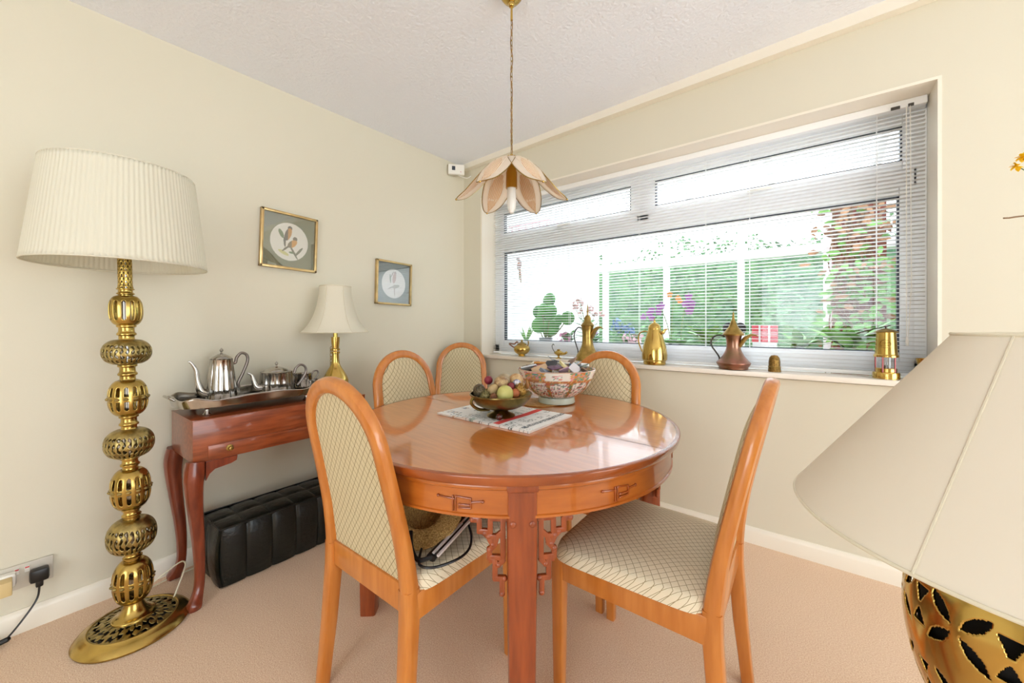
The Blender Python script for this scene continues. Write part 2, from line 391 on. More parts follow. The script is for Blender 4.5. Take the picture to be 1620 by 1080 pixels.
for x in (.25, .66, 1.35, 2.05, 2.75, 3.2): m.bar((x, .28, 2.80), (x, 2.36, 2.31), .045, .06)
struct('trim_4', m, 'upvc', label='white sloping roof bars of the sunroom', weld=False)
struct('ground', MB().box((2, 8, -.1), (24, 11.2, .1)), 'grass', label='garden lawn beyond the sunroom')
# hedge: uncountable foliage
m = MB()
rnd = random.Random(3)
for i in range(18000):
    x = rnd.uniform(-5, 8.5); y = rnd.uniform(4.2, 5.1); z = rnd.uniform(0, 2.5+.12*sin(x*2.3)+.08*sin(x*5.1))
    s_ = rnd.uniform(.03, .06); a = rnd.uniform(0, 2*pi); b = rnd.uniform(-1, 1)
    u = Vector((cos(a), sin(a)*.5, b))*s_; v = Vector((-sin(a), cos(a)*.4, rnd.uniform(-.6, .9)))*s_*.6
    p = Vector((x, y-.12*sin(x*3)*sin(z*4), z)); m.face([m.bm.verts.new(p+q) for q in (-u, -v, u, v)])
m.box((1.75, 4.95, 1.15), (13.6, .5, 2.3))
tag(m.build('hedge', 'hedge', weld=False), 'long clipped green garden hedge beyond the sunroom', 'hedge', kind='stuff')
# brick pillar with climber
m = MB(); m.box((2.66, 2.18, 1.15), (.34, .20, 2.3))
struct('pillar', m, 'brick', label='red brick pillar of the sunroom behind the climbing plant')
def leafmesh(m, p, d, n_, L_, W_, curl=.15):
    d = Vector(d).normalized(); n_ = Vector(n_); s_ = d.cross(n_)
    if s_.length < 1e-4: s_ = Vector((1, 0, 0))
    s_.normalize(); n_ = s_.cross(d).normalized(); p = Vector(p)
    pr = [(0, .04), (.2, .7), (.45, 1), (.75, .7), (1, .03)]
    rows = []
    for t, w_ in pr:
        c_ = p+d*L_*t-n_*curl*L_*t*t; rows.append([m.bm.verts.new(c_+s_*W_*w_*q/2+n_*.12*W_*abs(q)*w_) for q in (-1, 0, 1)])
    for i in range(4):
        for k in range(2): m.face((rows[i][k], rows[i][k+1], rows[i+1][k+1], rows[i+1][k]))
iv = thing('climbing_plant', 'climbing plant with green and dry brown leaves on the brick pillar', 'plant', (2.63, 1.90, 0))
m = MB(); m2 = MB(); m3 = MB()
for i in range(420):
    x = rnd.gauss(0, .13); z = rnd.uniform(.8, 2.25); y = rnd.uniform(-.09, .12)
    mm = m if (z < 1.75 and i % 5) or i % 6 == 0 else m2
    leafmesh(mm, (x, y, z), (rnd.uniform(-1, 1), rnd.uniform(-.7, .1), rnd.uniform(-.7, .2)), (0, -1, .4), rnd.uniform(.06, .11), rnd.uniform(.03, .055))
for i in range(14):
    x = rnd.uniform(-.16, .16); p = [(x+rnd.uniform(-.05, .05), rnd.uniform(-.06, .05), .6+.17*k) for k in range(10)]; m3.tube(cr(p, 3), .005, 5)
m.build('leaves', 'leafl', iv, weld=False); m2.build('dry_leaves', mat('dry leaves', 'A87E58', .8, col2='7C5438', vscale=8), iv, weld=False); m3.build('stems', 'twig', iv, weld=False)
# plant shelf just outside the glass
tag(MB().box((1.5, .50, .885), (2.75, .36, .03), .004).box((.3, .5, .44), (.05, .3, .86)).box((2.7, .5, .44), (.05, .3, .86)).box((1.5, .5, .44), (.05, .3, .86)).build('plant_shelf', 'potw', weld=False), 'white shelf of house plants just outside the window', 'shelf')
SZ = .901
def pot(parent, r, h, m_='potw', c=(0, 0, 0)):
    MB().lathe([(0, 0), (r*.75, 0), (r, h), (r*1.06, h), (r*1.06, h*.88)][:4]+[(r*.92, h), (r*.9, h*.9), (0, h*.88)], 24, c).build('pot', m_, parent)
def flowerball(m, c, r, n=14, s_=.012):
    for i in range(n):
        d = Vector((rnd.gauss(0, 1), rnd.gauss(0, 1), rnd.gauss(0, 1))).normalized(); p = Vector(c)+d*r
        for a in range(5):
            q = Matrix.Rotation(2*pi*a/5, 3, d) @ d.orthogonal().normalized(); leafmesh(m, p, q+d*.3, d, s_*1.3, s_)
# round-leaf plant
pl = thing('round_leaf_plant', 'house plant with large round green leaves at the left of the outside shelf', 'plant', (.50, .50, SZ)); pot(pl, .06, .11, mat('grey pot', '8C9094', .4))
m = MB(); ms = MB()
for (x, z, r) in [(-.10, .34, .06), (.01, .44, .065), (.07, .33, .07), (-.02, .29, .085), (.10, .26, .06), (-.05, .22, .07), (.04, .20, .08), (.20, .28, .06), (-.01, .36, .05)]:
    y = rnd.uniform(-.05, .05); t = rnd.uniform(-.4, .4); q = Matrix.Rotation(R(80)+t*.4, 3, 'X') @ Matrix.Rotation(t, 3, 'Y')
    m.lathe([(0, .004), (r*.6, .002), (r, -.004)], 18, (x, y, z), rot=q, cap=False); ms.tube(cr([(0, 0, .1), (x*.5, y*.5, z*.55), (x, y, z)], 4), .005, 6)
m.build('leaves', 'leaf', pl, weld=False, solid=.002); ms.build('stems', 'stem', pl, weld=False)
# spiky yellow-green plant far left
pl = thing('spiky_plant', 'yellow green spiky leaved plant in the lower left corner of the window', 'plant', (.32, .46, SZ)); pot(pl, .045, .06, 'potw'); m = MB()
for i in range(22):
    a = rnd.uniform(0, 2*pi); leafmesh(m, (0, 0, .05), (cos(a)*.4, sin(a)*.4, 1), (-cos(a), -sin(a), .2), rnd.uniform(.10, .2), .02)
m.build('leaves', 'leafl', pl, weld=False)
def bush(name, label, x, y, hgt, fm, nf=5, spread=.08, lm='leaf', pr=.05, ph=.08, pm='potw', fr_=.03, leafL=.09):
    pl = thing(name, label, 'plant', (x, y, SZ)); pot(pl, pr, ph, pm); m = MB(); mf = MB(); ms = MB()
    for i in range(20):
        a = rnd.uniform(0, 2*pi); leafmesh(m, (cos(a)*.01, sin(a)*.01, ph*.9+rnd.uniform(0, hgt*.35)), (cos(a), sin(a), rnd.uniform(.2, 1.2)), (0, 0, 1), rnd.uniform(.7, 1.2)*leafL, leafL*.4)
    for i in range(nf):
        a = rnd.uniform(0, 2*pi); q = spread*rnd.uniform(.3, 1); p = (cos(a)*q, sin(a)*q*.6, hgt*rnd.uniform(.7, 1))
        ms.tube(cr([(0, 0, ph*.9), (p[0]*.4, p[1]*.4, p[2]*.6), p], 3), .002, 5); flowerball(mf, p, fr_, 9)
    m.build('leaves', lm, pl, weld=False); ms.build('stems', 'stem', pl, weld=False); mf.build('flowers', fm, pl, weld=False)
bush('flowering_plant', 'pink flowering plant in front of the left part of the window', .74, .46, .14, 'pink', 6, .08)
bush('flowering_plant', 'tall plant with fine pinkish brown sprays beside the round leaf plant', .86, .58, .45, mat('dusty sprays', 'CFA9A4', .8), 9, .13, fr_=.022, leafL=.12)
bush('hydrangea', 'blue hydrangea head behind the tall brass coffee pot', 1.16, .60, .25, 'blue', 8, .10, fr_=.035)
bush('flowering_plant', 'pale pink flowering plant right of the tall brass coffee pot', 1.27, .44, .13, mat('pale pink petals', 'EBC0CC', .6), 7, .09)
bush('leafy_plant', 'bright green leafy plant between the gold jug and copper pot', 1.78, .50, .19, 'leafl', 3, .08, 'leafl', leafL=.17, pm='terra')
bush('flowering_plant', 'purple flowers low behind the handle of the tall brass coffee pot', 1.0, .40, .17, 'purple', 3, .03)
bush('grassy_plant', 'green arching grassy plant behind the miner lamp', 2.5, .55, .22, 'leafl', 2, .05, 'leafl', leafL=.22)
bush('leafy_plant', 'low green plant right of the red and white planter', 2.27, .52, .12, 'leafl', 2, .05, 'leafl', leafL=.14, pm='terra')
def orchid(label, x, y, tip, n, s_=.028, fm='purple'):
    pl = thing('orchid', label, 'plant', (x, y, SZ)); pot(pl, .05, .08, 'potw'); m = MB(); mf = MB(); ms = MB()
    for i in range(6): a = i*1.05; leafmesh(m, (0, 0, .08), (cos(a), sin(a), .5), (0, 0, 1), .13, .05)
    tx, tz = tip; P_ = cr([(0, 0, .08), (tx*.1, 0, tz*.6), (tx*.45, 0, tz*.98), (tx, -.02, tz)], 6); ms.tube(P_, .003, 6)
    for i in range(n):
        p = Vector((tx*(.45+.55*i/n)+rnd.uniform(-.03, .03), rnd.uniform(-.04, .02), tz-.01-.07*(i/n)+rnd.uniform(-.035, .035)))
        for a in range(5):
            t = 2*pi*a/5+.3; leafmesh(mf, p, (cos(t), -.15, sin(t)), (0, -1, 0), s_, s_*.9, .1)
    m.build('leaves', 'leaf', pl, weld=False); ms.build('stem', 'stem', pl); mf.build('flowers', fm, pl, weld=False)
orchid('mauve orchid spray rising right of the gold jug', 1.60, .52, (.10, .40), 9)
orchid('mauve orchid spray rising left above the gold jug', 1.52, .56, (-.17, .35), 7)
orchid('pale orange orchid high between the two mauve orchids', 1.50, .66, (.06, .47), 3, .025, 'orange')
# red planter box with white slats
t = thing('planter_box', 'small red planter box with white uprights right of the copper coffee pot', 'planter', (2.10, .42, SZ))
MB().box((0, 0, .17), (.13, .05, .10), .003).build('box', mat('faded red', 'DB4F5C', .5), t)
MB().box((-.024, -.028, .17), (.010, .004, .104)).box((.024, -.028, .17), (.010, .004, .104)).box((0, -.028, .17), (.13, .003, .004)).build('upright', 'potw', t)
MB().box((0, 0, .06), (.12, .06, .12), .003).build('stand', 'potw', t)
# number plaque ornament
t = thing('number_ornament', 'dark winged ornament with a number nine plaque behind the copper coffee pot', 'ornament', (1.94, .40, SZ))
m = MB(); m.ball((-.03, 0, .20), (.032, .008, .038)); m.ball((.035, 0, .20), (.032, .008, .038)); m.build('wings', 'black', t)
MB().box((.0, -.006, .15), (.045, .006, .055), .002).build('plaque', mat('cream plaque', 'E8D8C6', .5), t)
m = MB(); m.tube([(.003+.009*cos(a), -.011, .158+.009*sin(a)) for a in [2*pi*k/14 for k in range(14)]], .003, 6, True); m.tube([(.012, -.011, .157), (.011, -.011, .142), (0, -.011, .135)], .003, 6); m.build('number', 'black', t)
MB().lathe([(0, 0), (.03, 0), (.03, .01), (.006, .015), (.006, .13), (0, .13)], 12).build('stand', 'terra', t)
# hanging ornament and peg airer
t = thing('hanging_parrot', 'small coloured parrot ornament hanging high at the left behind the glass', 'ornament', (.25, .45, 1.50))
MB().ball((0, 0, .16), (.026, .012, .045), rot=Matrix.Rotation(.3, 3, 'Y')).ball((-.012, 0, .215), .018).build('body', mat('parrot body', 'D08A70', .6, col2='6FA6B8', vscale=20), t)
MB().bar((.01, 0, .13), (.02, 0, .0), .014, .006).bar((.0, 0, .12), (.002, 0, .03), .01, .006).build('tail', mat('parrot tail', 'B06A60', .6, col2='88A080', vscale=30), t)
MB().tube([(0, 0, .23), (.01, 0, .40), (0, 0, 1.24)], .001, 5).build('cord', 'twig', t)
t = thing('peg_airer', 'pale pink hanging clothes peg airer seen through the upper left pane', 'clothes airer', (.27, .62, 2.04)); AZ = 2.80-.2356*(.62-.28)-2.04-.02
m = MB()
for y in (-.1, 0, .1): m.tube([(-.25, y, 0), (.25, y, 0)], .005, 6)
for x in (-.25, -.1, .1, .25): m.tube([(x, -.1, 0), (x, .1, 0)], .005, 6)
pk = mat('pale pink plastic', 'E3B3BC', .5); m.build('frame', pk, t)
for i in range(14):
    x = -.23+.46*(i % 7)/6; y = -.1 if i < 7 else .1
    MB().box((x, y, -.03), (.009, .012, .055), .002).build('peg', pk, t)
m = MB(); m.tube([(0, 0, .3), (0, 0, AZ)], .0015, 5); m.tube([(-.2, 0, 0), (0, 0, .3)], .0015, 5); m.tube([(.2, 0, 0), (0, 0, .3)], .0015, 5); m.build('cord', pk, t)

# ---------------------------------------------------------------- dining chairs (local: faces +y, rear at -y)
RP = [(-.225, 0), (-.205, .20), (-.192, .38), (-.192, .46), (-.210, .58), (-.240, .72), (-.272, .86), (-.302, .985)]
def ry(z):
    for (y0, z0), (y1, z1) in zip(RP, RP[1:]):
        if z <= z1: return y0+(y1-y0)*(z-z0)/(z1-z0)
    return RP[-1][0]
def hwid(z):  # half width of outer outline
    if z < .80: return .212-.022*max(0, min(1, (z-.42)/.38))
    t = (z-.80)/.188; return .190*sqrt(max(0, 1-t*t))
def make_chair(label):
    t = thing('dining_chair', label, 'chair', group='dining chairs around the round table')
    fw, fd = .044, .034
    # rear legs
    for s in (-1, 1):
        P_ = [(s*(.198-.010*z/.44), ry(z), z) for z in (0, .1, .2, .3, .38, .445)]
        MB().sweep(P_, (0, 1, 0), [.034, .037, .04, .042, .044, .044], [.034, .036, .04, .042, .044, .044], e=.25).build('leg', 'honey', t)
        m = MB(); P_ = [(s*.195, .225+.0, z) for z in (0, .2, .36, .436)]; m.sweep(P_, (0, 1, 0), [.030, .036, .040, .040], [.03, .036, .04, .04], e=.25); m.build('leg', 'honey', t)
    # arch
    zs = [.44, .50, .56, .62, .68, .74, .80]; P_ = []
    for z in zs: P_.append((-(hwid(z)-fw/2), ry(z), z))
    for k in range(1, 20):
        a = pi-pi*k/20; z = .80+(.188-fw/2)*sin(a); P_.append(((.190-fw/2)*cos(a), ry(z), z))
    for z in reversed(zs): P_.append((hwid(z)-fw/2, ry(z), z))
    ups = []
    for p in P_: z = p[2]; ups.append(Vector((0, 1, (ry(z+.02)-ry(z-.02))/-.04)))
    MB().sweep(P_, ups, fw, [.044-.010*min(1, max(0, (p[2]-.44)/.2)) for p in P_], e=.45).build('back_frame', 'honey', t)
    MB().box((0, -.190, .415), (.37, .026, .075), .004).build('back_rail', 'honey', t)
    # upholstered back panel
    def bp(side):
        def g(u, v):
            z = .450+v*(.956-.450); h_ = hwid(z)-fw*.86
            if z > .80: tt = (z-.80)/.158; h_ = (.190-fw*.86)*sqrt(max(0, 1-tt*tt))
            x = (2*u-1)*h_; e = max(0, 1-(2*u-1)**4)*max(0, 1-(2*v-1)**6)
            return Vector((x, ry(z)+(.006+.026*e if side > 0 else -.004-.003*e), z))
        return g
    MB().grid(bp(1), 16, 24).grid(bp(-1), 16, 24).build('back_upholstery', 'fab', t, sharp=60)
    # seat frame
    m = MB()
    m.box((0, .225, .40), (.37, .026, .07), .004)
    for s in (-1, 1): m.box((s*.198, .016, .40), (.026, .40, .07), .004)
    m.build('seat_frame', 'honey', t)
    def sc(u, v):
        a = 2*pi*u; e = .22; cx = abs(cos(a))**e*(1 if cos(a) > 0 else -1); cy = abs(sin(a))**e*(1 if sin(a) > 0 else -1)
        ny = cy; hw = .226+.008*ny; k = v; r_ = min(1, k*1.0)
        if v < .85: rr = v/.85; zz = .492-.022*rr**3; R_ = rr*.96
        else: q = (v-.85)/.15; rr = 1; R_ = .96+.04*sin(q*pi/2); zz = .470-.038*(1-cos(q*pi/2))
        x = cx*hw*R_; y = .026+cy*.212*R_
        zz += .003*sin(x*22+y*9)*(1-rr**4)
        return Vector((x, y, zz))
    MB().grid(sc, 64, 16, True).build('seat', 'fab_lit', t, sharp=60)
    return t
CH = [((1.29, -1.515, 0), R(0), 'honey wood dining chair in the left foreground, its back to the camera'),
      ((1.925, -1.125, 0), R(90), 'honey wood dining chair at the right of the table, empty seat in view'),
      ((.848, -1.045, 0), R(-90), 'honey wood dining chair left of the table beside the mahogany side table'),
      ((.375, -.405, 0), R(-135), 'honey wood dining chair standing away from the table in the far corner'),
      ((1.455, -.695, 0), R(180), 'honey wood dining chair by the window behind the patterned bowl')]
ch0 = make_chair(CH[0][2])
for i, (l_, rz, lb) in enumerate(CH):
    o = ch0 if i == 0 else copy_tree(ch0); o.location = l_; o.rotation_euler = (0, 0, rz); o['label'] = lb

# ---------------------------------------------------------------- round dining table
T = thing('dining_table', 'round orange brown extending dining table with carved apron and fretwork brackets', 'table', (1.357, -1.112, 0), R(-5))
TR = .612
def half(sgn):
    m = MB(); n = 64; top = []
    prof = [(.60, .735), (TR, .738), (TR, .758), (TR-.002, .7605)]
    rows = []
    for r, z in prof:
        rows.append([m.bm.verts.new((r*cos(pi*k/n), sgn*max(.0018, r*sin(pi*k/n)), z)) for k in range(n+1)])
    for i in range(len(prof)-1):
        for k in range(n): m.face((rows[i][k], rows[i][k+1], rows[i+1][k+1], rows[i+1][k]))
    m.face(rows[0]); m.face(rows[-1]); m.face([r[0] for r in rows]); m.face([r[-1] for r in rows])
    m.build('tabletop', 'toph', T, sharp=20)
half(1); half(-1)
m = MB().lathe([(.600, .7345), (.612, .7350), (.6175, .7415), (.6205, .7560), (.6200, .7590), (.6175, .7610), (.606, .7608)], 160, cap=False); m.build('top_edging', 'edge', T, sharp=40)
m = MB().lathe([(.56, .735), (.598, .7345), (.602, .7320), (.6035, .7270), (.602, .7215), (.597, .7185), (.592, .7175), (.56, .714), (.56, .735)], 128, cap=False); m.build('moulding', 'apron', T)
m = MB().lathe([(.570, .716), (.592, .716), (.592, .657), (.596, .655), (.596, .649), (.592, .647), (.570, .647), (.570, .716)], 128, cap=False); m.build('apron', 'apron', T)
def onr(th, s, z, r=.590):  # point on the curved apron: arc offset s from angle th
    a = th+s/r; return Vector((r*cos(a), r*sin(a), z))
FRET = [[(0, 0), (.042, 0), (.042, -.034), (.070, -.034), (.070, -.006), (.088, -.006)], [(.010, 0), (.010, -.098), (.044, -.098), (.044, -.078)],
        [(.012, -.034), (.026, -.046), (.046, -.046)], [(.026, -.046), (.030, -.064), (.044, -.080)], [(.046, -.046), (.056, -.038)], [(.044, -.050), (.036, -.066)],
        [(.040, -.104), (.030, -.104), (.030, -.150), (.006, -.150)], [(.012, -.150), (.012, -.188)], [(.010, -.104), (.022, -.116)]]
for q in (45, 135, 225, 315):
    th = R(q); d = Vector((cos(th), sin(th), 0)); rz = Matrix.Rotation(th, 3, 'Z')
    m = MB(); c = d*.560
    P_ = [c+Vector((0, 0, z)) for z in (0, .3, .60, .713)]; m.sweep(P_, d, [.062, .070, .076, .076], [.058, .066, .074, .074], e=.18)
    for s in (-.024, .024): m.ball(rz @ Vector((.597, s, .635)), (.004, .0085, .0085), rot=rz)
    m.box(c+Vector((0, 0, .7255))+d*.006, (.082, .0775, .016), .002, rz)
    m.build('leg', 'legw', T, weld=False)
    for s in (-1, 1):
        m = MB()
        for pl_ in FRET:
            for (a, za), (b, zb) in zip(pl_, pl_[1:]):
                pa = onr(th, s*(.038+a), .640+za, .575); pb = onr(th, s*(.038+b), .640+zb, .575); m.bar(pa, pb, .014, .011, up=d, ext=.005, bev=.003)
            m.ball(onr(th, s*(.038+pl_[-1][0]), .640+pl_[-1][1], .575), .008, 10, 6)
        m.build('bracket', 'legw', T)
MOT = [[(-.058, .012), (-.014, .008)], [(-.017, .016), (-.017, -.024)], [(-.010, .016), (.030, .012), (.030, -.014), (-.002, -.016)], [(-.010, .016), (-.010, -.024)], [(.030, .002), (.058, .006)], [(.026, -.006), (.000, -.006)]]
for q in (-20, 20, 70, 110, 160, 200, 250-4.5, 290+22):
    pass
for q in (-65.3, -23.6, 25, 65, 115, 155, 205):
    th = R(q) + (0 if q > 0 else R(5) if q < 0 else 0)
    th = R(q)+R(5) if q < 0 else R(q)
    m = MB()
    for pl_ in MOT:
        for (a, za), (b, zb) in zip(pl_, pl_[1:]): m.bar(onr(th, a, .683+za*.9, .5935), onr(th, b, .683+zb*.9, .5935), .004, .0065, up=(cos(th), sin(th), 0), ext=.002, bev=.0015)
    m.ball(onr(th, -.058, .694, .594), .004, 8, 6); m.ball(onr(th, .060, .688, .594), .0045, 8, 6); m.ball(onr(th, .000, .677, .594), .004, 8, 6)
    m.build('carving', 'edge', T)

# ---------------------------------------------------------------- things on the table
TZ = .7612
ppr = random.Random(11)
n1 = [[ppr.random() for _ in range(200)] for _ in range(200)]
def newscol(p):
    x, y = p.x, p.y  # local: x across (0..0.455), y depth (0..0.30)
    g = (.86, .86, .85); i = int(x*400) % 200; j = int(y*400) % 200
    if .285 < x < .315 and .01 < y: return (.75, .07, .06)
    if .405 < x < .425 and y > .02: return (.10, .12, .14) if n1[i][j] > .3 else g
    if (y*11 % 1) > .72 or n1[i//9][j//12] > .55: return g
    if x < .155:
        return (.12, .17, .25) if (.02 < x < .14 and n1[i//2][j//3] > .68 and (y*60 % 1) > .25) else ((.6, .5, .42) if n1[i//4][j//5] > .8 else g)
    if .325 < x < .385: return (.16, .20, .19) if n1[i][j//2] > .55 and (x*70 % 1) > .25 else g
    if .16 < x < .28: return (.25, .28, .28) if (x*90 % 1) > .6 and n1[i//2][j] > .45 else ((.45, .55, .5) if n1[i//8][j//9] > .86 else g)
    return (.3, .32, .33) if (x*120 % 1) > .7 and n1[i][j] > .6 else g
m = MB()
def nf(u, v):
    x = .455*u; y = .30*v; return Vector((x-.06*(v)*0, y-.0*u, .0065+.004*math.exp(-((x-.16)/.02)**2)+.001*sin(v*7)))
m.grid(nf, 182, 120)
m.grid(lambda u, v: Vector((.455*u, .30*v, .0)), 60, 1)
for s in (0, 1): m.grid(lambda u, v: Vector((.455*u, .30*s, (.0065+.004*math.exp(-((.455*u-.16)/.02)**2)+.001*sin(s*7))*v)), 182, 1); m.grid(lambda u, v: Vector((.455*s, .30*u, .0065*v)), 120, 1)
np_ = m.build('newspaper', 'news', loc=(1.102, -1.278, TZ), col=newscol, sharp=50)
tag(np_, 'folded newspaper with a red banner lying under the brass fruit bowl', 'newspaper')
# brass pedestal bowl
NB = TZ+.0078
bx, by = 1.345, -1.165
bw = thing('pedestal_bowl', 'brass pedestal bowl filled with decorative balls and cones', 'bowl', (bx, by, NB))
MB().lathe([(0, 0), (.054, 0), (.056, .004), (.050, .009), (.030, .018), (.022, .028), (.024, .034), (0, .034)], 40).build('foot', 'bronze', bw)
MB().lathe([(0, .030), (.03, .030), (.070, .036), (.098, .050), (.114, .070), (.119, .084), (.1225, .086), (.1225, .090), (.118, .090), (.113, .078), (.094, .056), (.065, .044), (0, .038)], 56).build('dish', 'bronze', bw)
m = MB()
for s in (-1, 1):
    a = R(-127) if s < 0 else R(53); P_ = cr([(.122, 0, .06), (.140, 0, .072), (.138, 0, .084), (.120, 0, .080)], 4)
m.tube(cr([(-.052, -.10, .085), (-.055, -.110, .06), (-.040, -.085, .035), (-.02, -.045, .030)], 5), .006, 8); m.build('scroll', 'bronze', bw)
def dec(label, x, y, z, r, m_, kind='ball', cat='ball'):
    q = MB()
    if kind == 'ball': q.ball((0, 0, 0), r, 20, 12)
    elif kind == 'cone':
        q.ball((0, 0, 0), r*.8, 14, 10)
        for i in range(60):
            b = math.asin(1-2*(i+.5)/60); a = i*2.39996; d = Vector((cos(b)*cos(a), cos(b)*sin(a), sin(b))); leafmesh(q, d*r*.72, d+Vector((0, 0, .5)), d, r*.42, r*.34, .2)
    elif kind == 'egg': q.ball((0, 0, 0), (r*.8, r*.8, r*1.15), 20, 12, rot=Matrix.Rotation(.7, 3, 'Y'))
    elif kind == 'flame': q.lathe([(0, 0), (r*.6, r*.5), (r*.7, r*1.2), (r*.3, r*2.6), (0, r*3.2)], 14)
    elif kind == 'facet': q.ball((0, 0, 0), r, 9, 5)
    o = q.build({'cone': 'pine_cone', 'flame': 'wooden_finial', 'egg': 'decorative_egg'}.get(kind, 'decorative_ball'), m_, loc=(bx+x, by+y, NB+z), sharp=30 if kind == 'facet' else 50, weld=kind != 'cone')
    tag(o, label, cat, 'ornamental balls in the brass bowl')
def dm(c, c2=None, vs_=60): return mat('decor '+c, c, .5, col2=c2, vscale=vs_)
# camera direction on table: right = (.795,.606), toward camera = (.606,-.795)
def rc(r_, f_): return (.795*r_+.606*f_, .606*r_-.795*f_)
DL = [(-.080, .030, .098, .024, 'cone', dm('8F8468', '4C4332'), 'grey green pine cone at the left of the brass bowl', 'pine cone'),
      (-.058, .062, .088, .022, 'cone', dm('9C9160', '5B5230'), 'moss green cone at the front left of the brass bowl', 'pine cone'),
      (-.030, .040, .108, .024, 'egg', dm('C2A87C', 'A58A5C', 20), 'plain tan egg at the left front of the brass bowl', 'egg'),
      (.018, .070, .100, .031, 'ball', dm('C8C478', 'B3AE5E', 15), 'pale yellow green ball at the front of the brass bowl', 'ball'),
      (.075, .030, .103, .029, 'cone', dm('C29A4A', '7A5524'), 'golden brown cone at the right of the brass bowl', 'pine cone'),
      (.103, -.015, .100, .013, 'flame', dm('A8763C', '8C5A28', 20), 'pointed wooden finial standing at the right rim of the brass bowl', 'finial'),
      (.002, .015, .130, .029, 'ball', dm('C9AD7E', '7C5A3C', 70), 'speckled brown ball in the middle of the brass bowl', 'ball'),
      (.012, -.040, .128, .033, 'ball', dm('BFAF93', '93805F', 30), 'large beige ball behind the middle of the brass bowl', 'ball'),
      (.060, -.035, .132, .030, 'ball', dm('D2B585', 'A4764A', 40), 'tan marbled ball topmost at the right of the brass bowl', 'ball'),
      (-.050, -.020, .137, .017, 'ball', dm('8E2A3C', '6C1A2A', 20), 'small dark red ball at the top left of the brass bowl', 'ball'),
      (.062, .008, .128, .017, 'facet', dm('E4E2E6', '5C628E', 90), 'small blue and white faceted ball in the brass bowl', 'ball'),
      (.040, .030, .120, .016, 'ball', dm('8A3038', '5C2026', 20), 'small maroon ball near the right front of the brass bowl', 'ball'),
      (.055, .055, .098, .018, 'ball', dm('B8683A', '8E4A22', 30), 'small orange brown ball at the right front of the brass bowl', 'ball'),
      (-.025, .080, .090, .014, 'facet', dm('7A4A2A', '5C3418', 30), 'small brown nut at the front of the brass bowl', 'nut'),
      (-.088, -.035, .095, .025, 'ball', dm('6A5A44', '4A3E2C', 30), 'dark ball at the back left of the brass bowl', 'ball')]
for r_, f_, z, rr, kd, m_, lb, ct in DL: x, y = rc(r_, f_); dec(lb, x, y, z, rr, m_, kd, ct)
q = MB().ball((0, 0, .013), .013, 18, 12).build('chestnut', mat('dark chestnut', '4A1F18', .2, coat=.5), loc=(1.385, -1.225, NB)); tag(q, 'single dark chestnut on the newspaper beside the bowl foot', 'chestnut')
# coaster and porcelain bowl
PX, PY = 1.365, -.775
cm_ = MB().lathe([(0, 0), (.098, 0), (.100, .002), (.098, .004), (0, .004)], 48).build('table_mat', mat('cork mat', 'C89A5C', .7, col2='A87C42', vscale=80), loc=(PX-.062, PY-.052, TZ)); tag(cm_, 'round tan mat sticking out from under the patterned bowl', 'mat')
pb = thing('porcelain_bowl', 'large patterned famille rose porcelain bowl filled with matchbooks', 'bowl', (PX, PY, TZ+.0045))
MB().lathe([(0, .004), (.072, .0), (.084, 0), (.086, .004), (.083, .026), (.07, .030), (0, .030)], 56).build('foot', 'celadon', pb)
op = cr([(.070, .026), (.105, .040), (.140, .070), (.163, .105), (.176, .140), (.180, .152)], 7)
ip = [(p.x-.005, p.y) for p in [q.to_2d() if len(q) > 2 else q for q in reversed(op)]]
prf = [(p[0], p[1]) for p in op]+[(.182, .155), (.178, .157)]+ip+[(0, .032)]
pr3 = random.Random(5); NN = [[pr3.random() for _ in range(64)] for _ in range(256)]
def porc(p):
    r = hypot(p.x, p.y); z = p.z; a = (atan2(p.y, p.x)+pi)/(2*pi); k = a*10+.1; cell = int(k) % 2; fk = k % 1
    i = int(a*250) % 256; j = int(z*420) % 64; n_ = NN[i][j]; n2 = NN[(i//2) % 256][(j//2) % 64]
    if r < .04: return (.8, .78, .72)
    if z > .152: return (.62, .40, .30)
    pal = [(.62, .12, .08), (.10, .30, .20), (.72, .30, .36), (.55, .35, .10), (.8, .78, .7)]
    if z > .118:
        if cell: 
            if .3 < fk < .7 and .125 < z < .145 and n2 > .45: return pal[int(n_*3) % 3]
            return (.83, .80, .72)
        return [(.60, .20, .06), (.66, .30, .08), (.72, .32, .36), (.12, .34, .24), (.62, .40, .12)][int(n2*5)]
    if z > .108: return (.45, .16, .06) if n_ > .3 else (.65, .42, .14)
    if fk < .16: return [(.10, .22, .12), (.42, .26, .08), (.5, .14, .06)][int(n2*3)]
    return [(.80, .79, .73), (.62, .34, .38), (.78, .77, .70), (.50, .10, .08), (.12, .26, .18), (.80, .79, .73), (.30, .20, .10), (.20, .14, .16), (.16, .30, .26)][int(n2*9)] if n_ > .30 else (.84, .81, .75)
MB().lathe(prf, 200, cap=False).build('bowl_body', 'porc', pb, col=porc, sharp=50)
MC = [('F1EFEA', 'white'), ('BFC3C6', 'light grey'), ('3C3F46', 'charcoal'), ('8A6A55', 'brown'), ('C98A3C', 'orange'), ('D8C98C', 'pale yellow'), ('B7C2B0', 'sage green'), ('A63A34', 'red'), ('5E7A96', 'slate blue'),
      ('E8DCC6', 'cream'), ('6B4B63', 'plum'), ('9FB8C9', 'pale blue'), ('77583E', 'dark brown'), ('D9D4D8', 'pale lilac'), ('2B3350', 'navy'), ('C7A98A', 'tan'), ('8C9A8A', 'grey green'), ('E9E3D0', 'ivory'),
      ('B08FA0', 'mauve'), ('4F6B5A', 'dark green'), ('DADFE6', 'silvery'), ('93745C', 'coffee coloured'), ('DDB7A0', 'peach'), ('6E7480', 'steel grey'), ('F3F1F4', 'bright white'), ('57483C', 'umber')]
pr4 = random.Random(21)
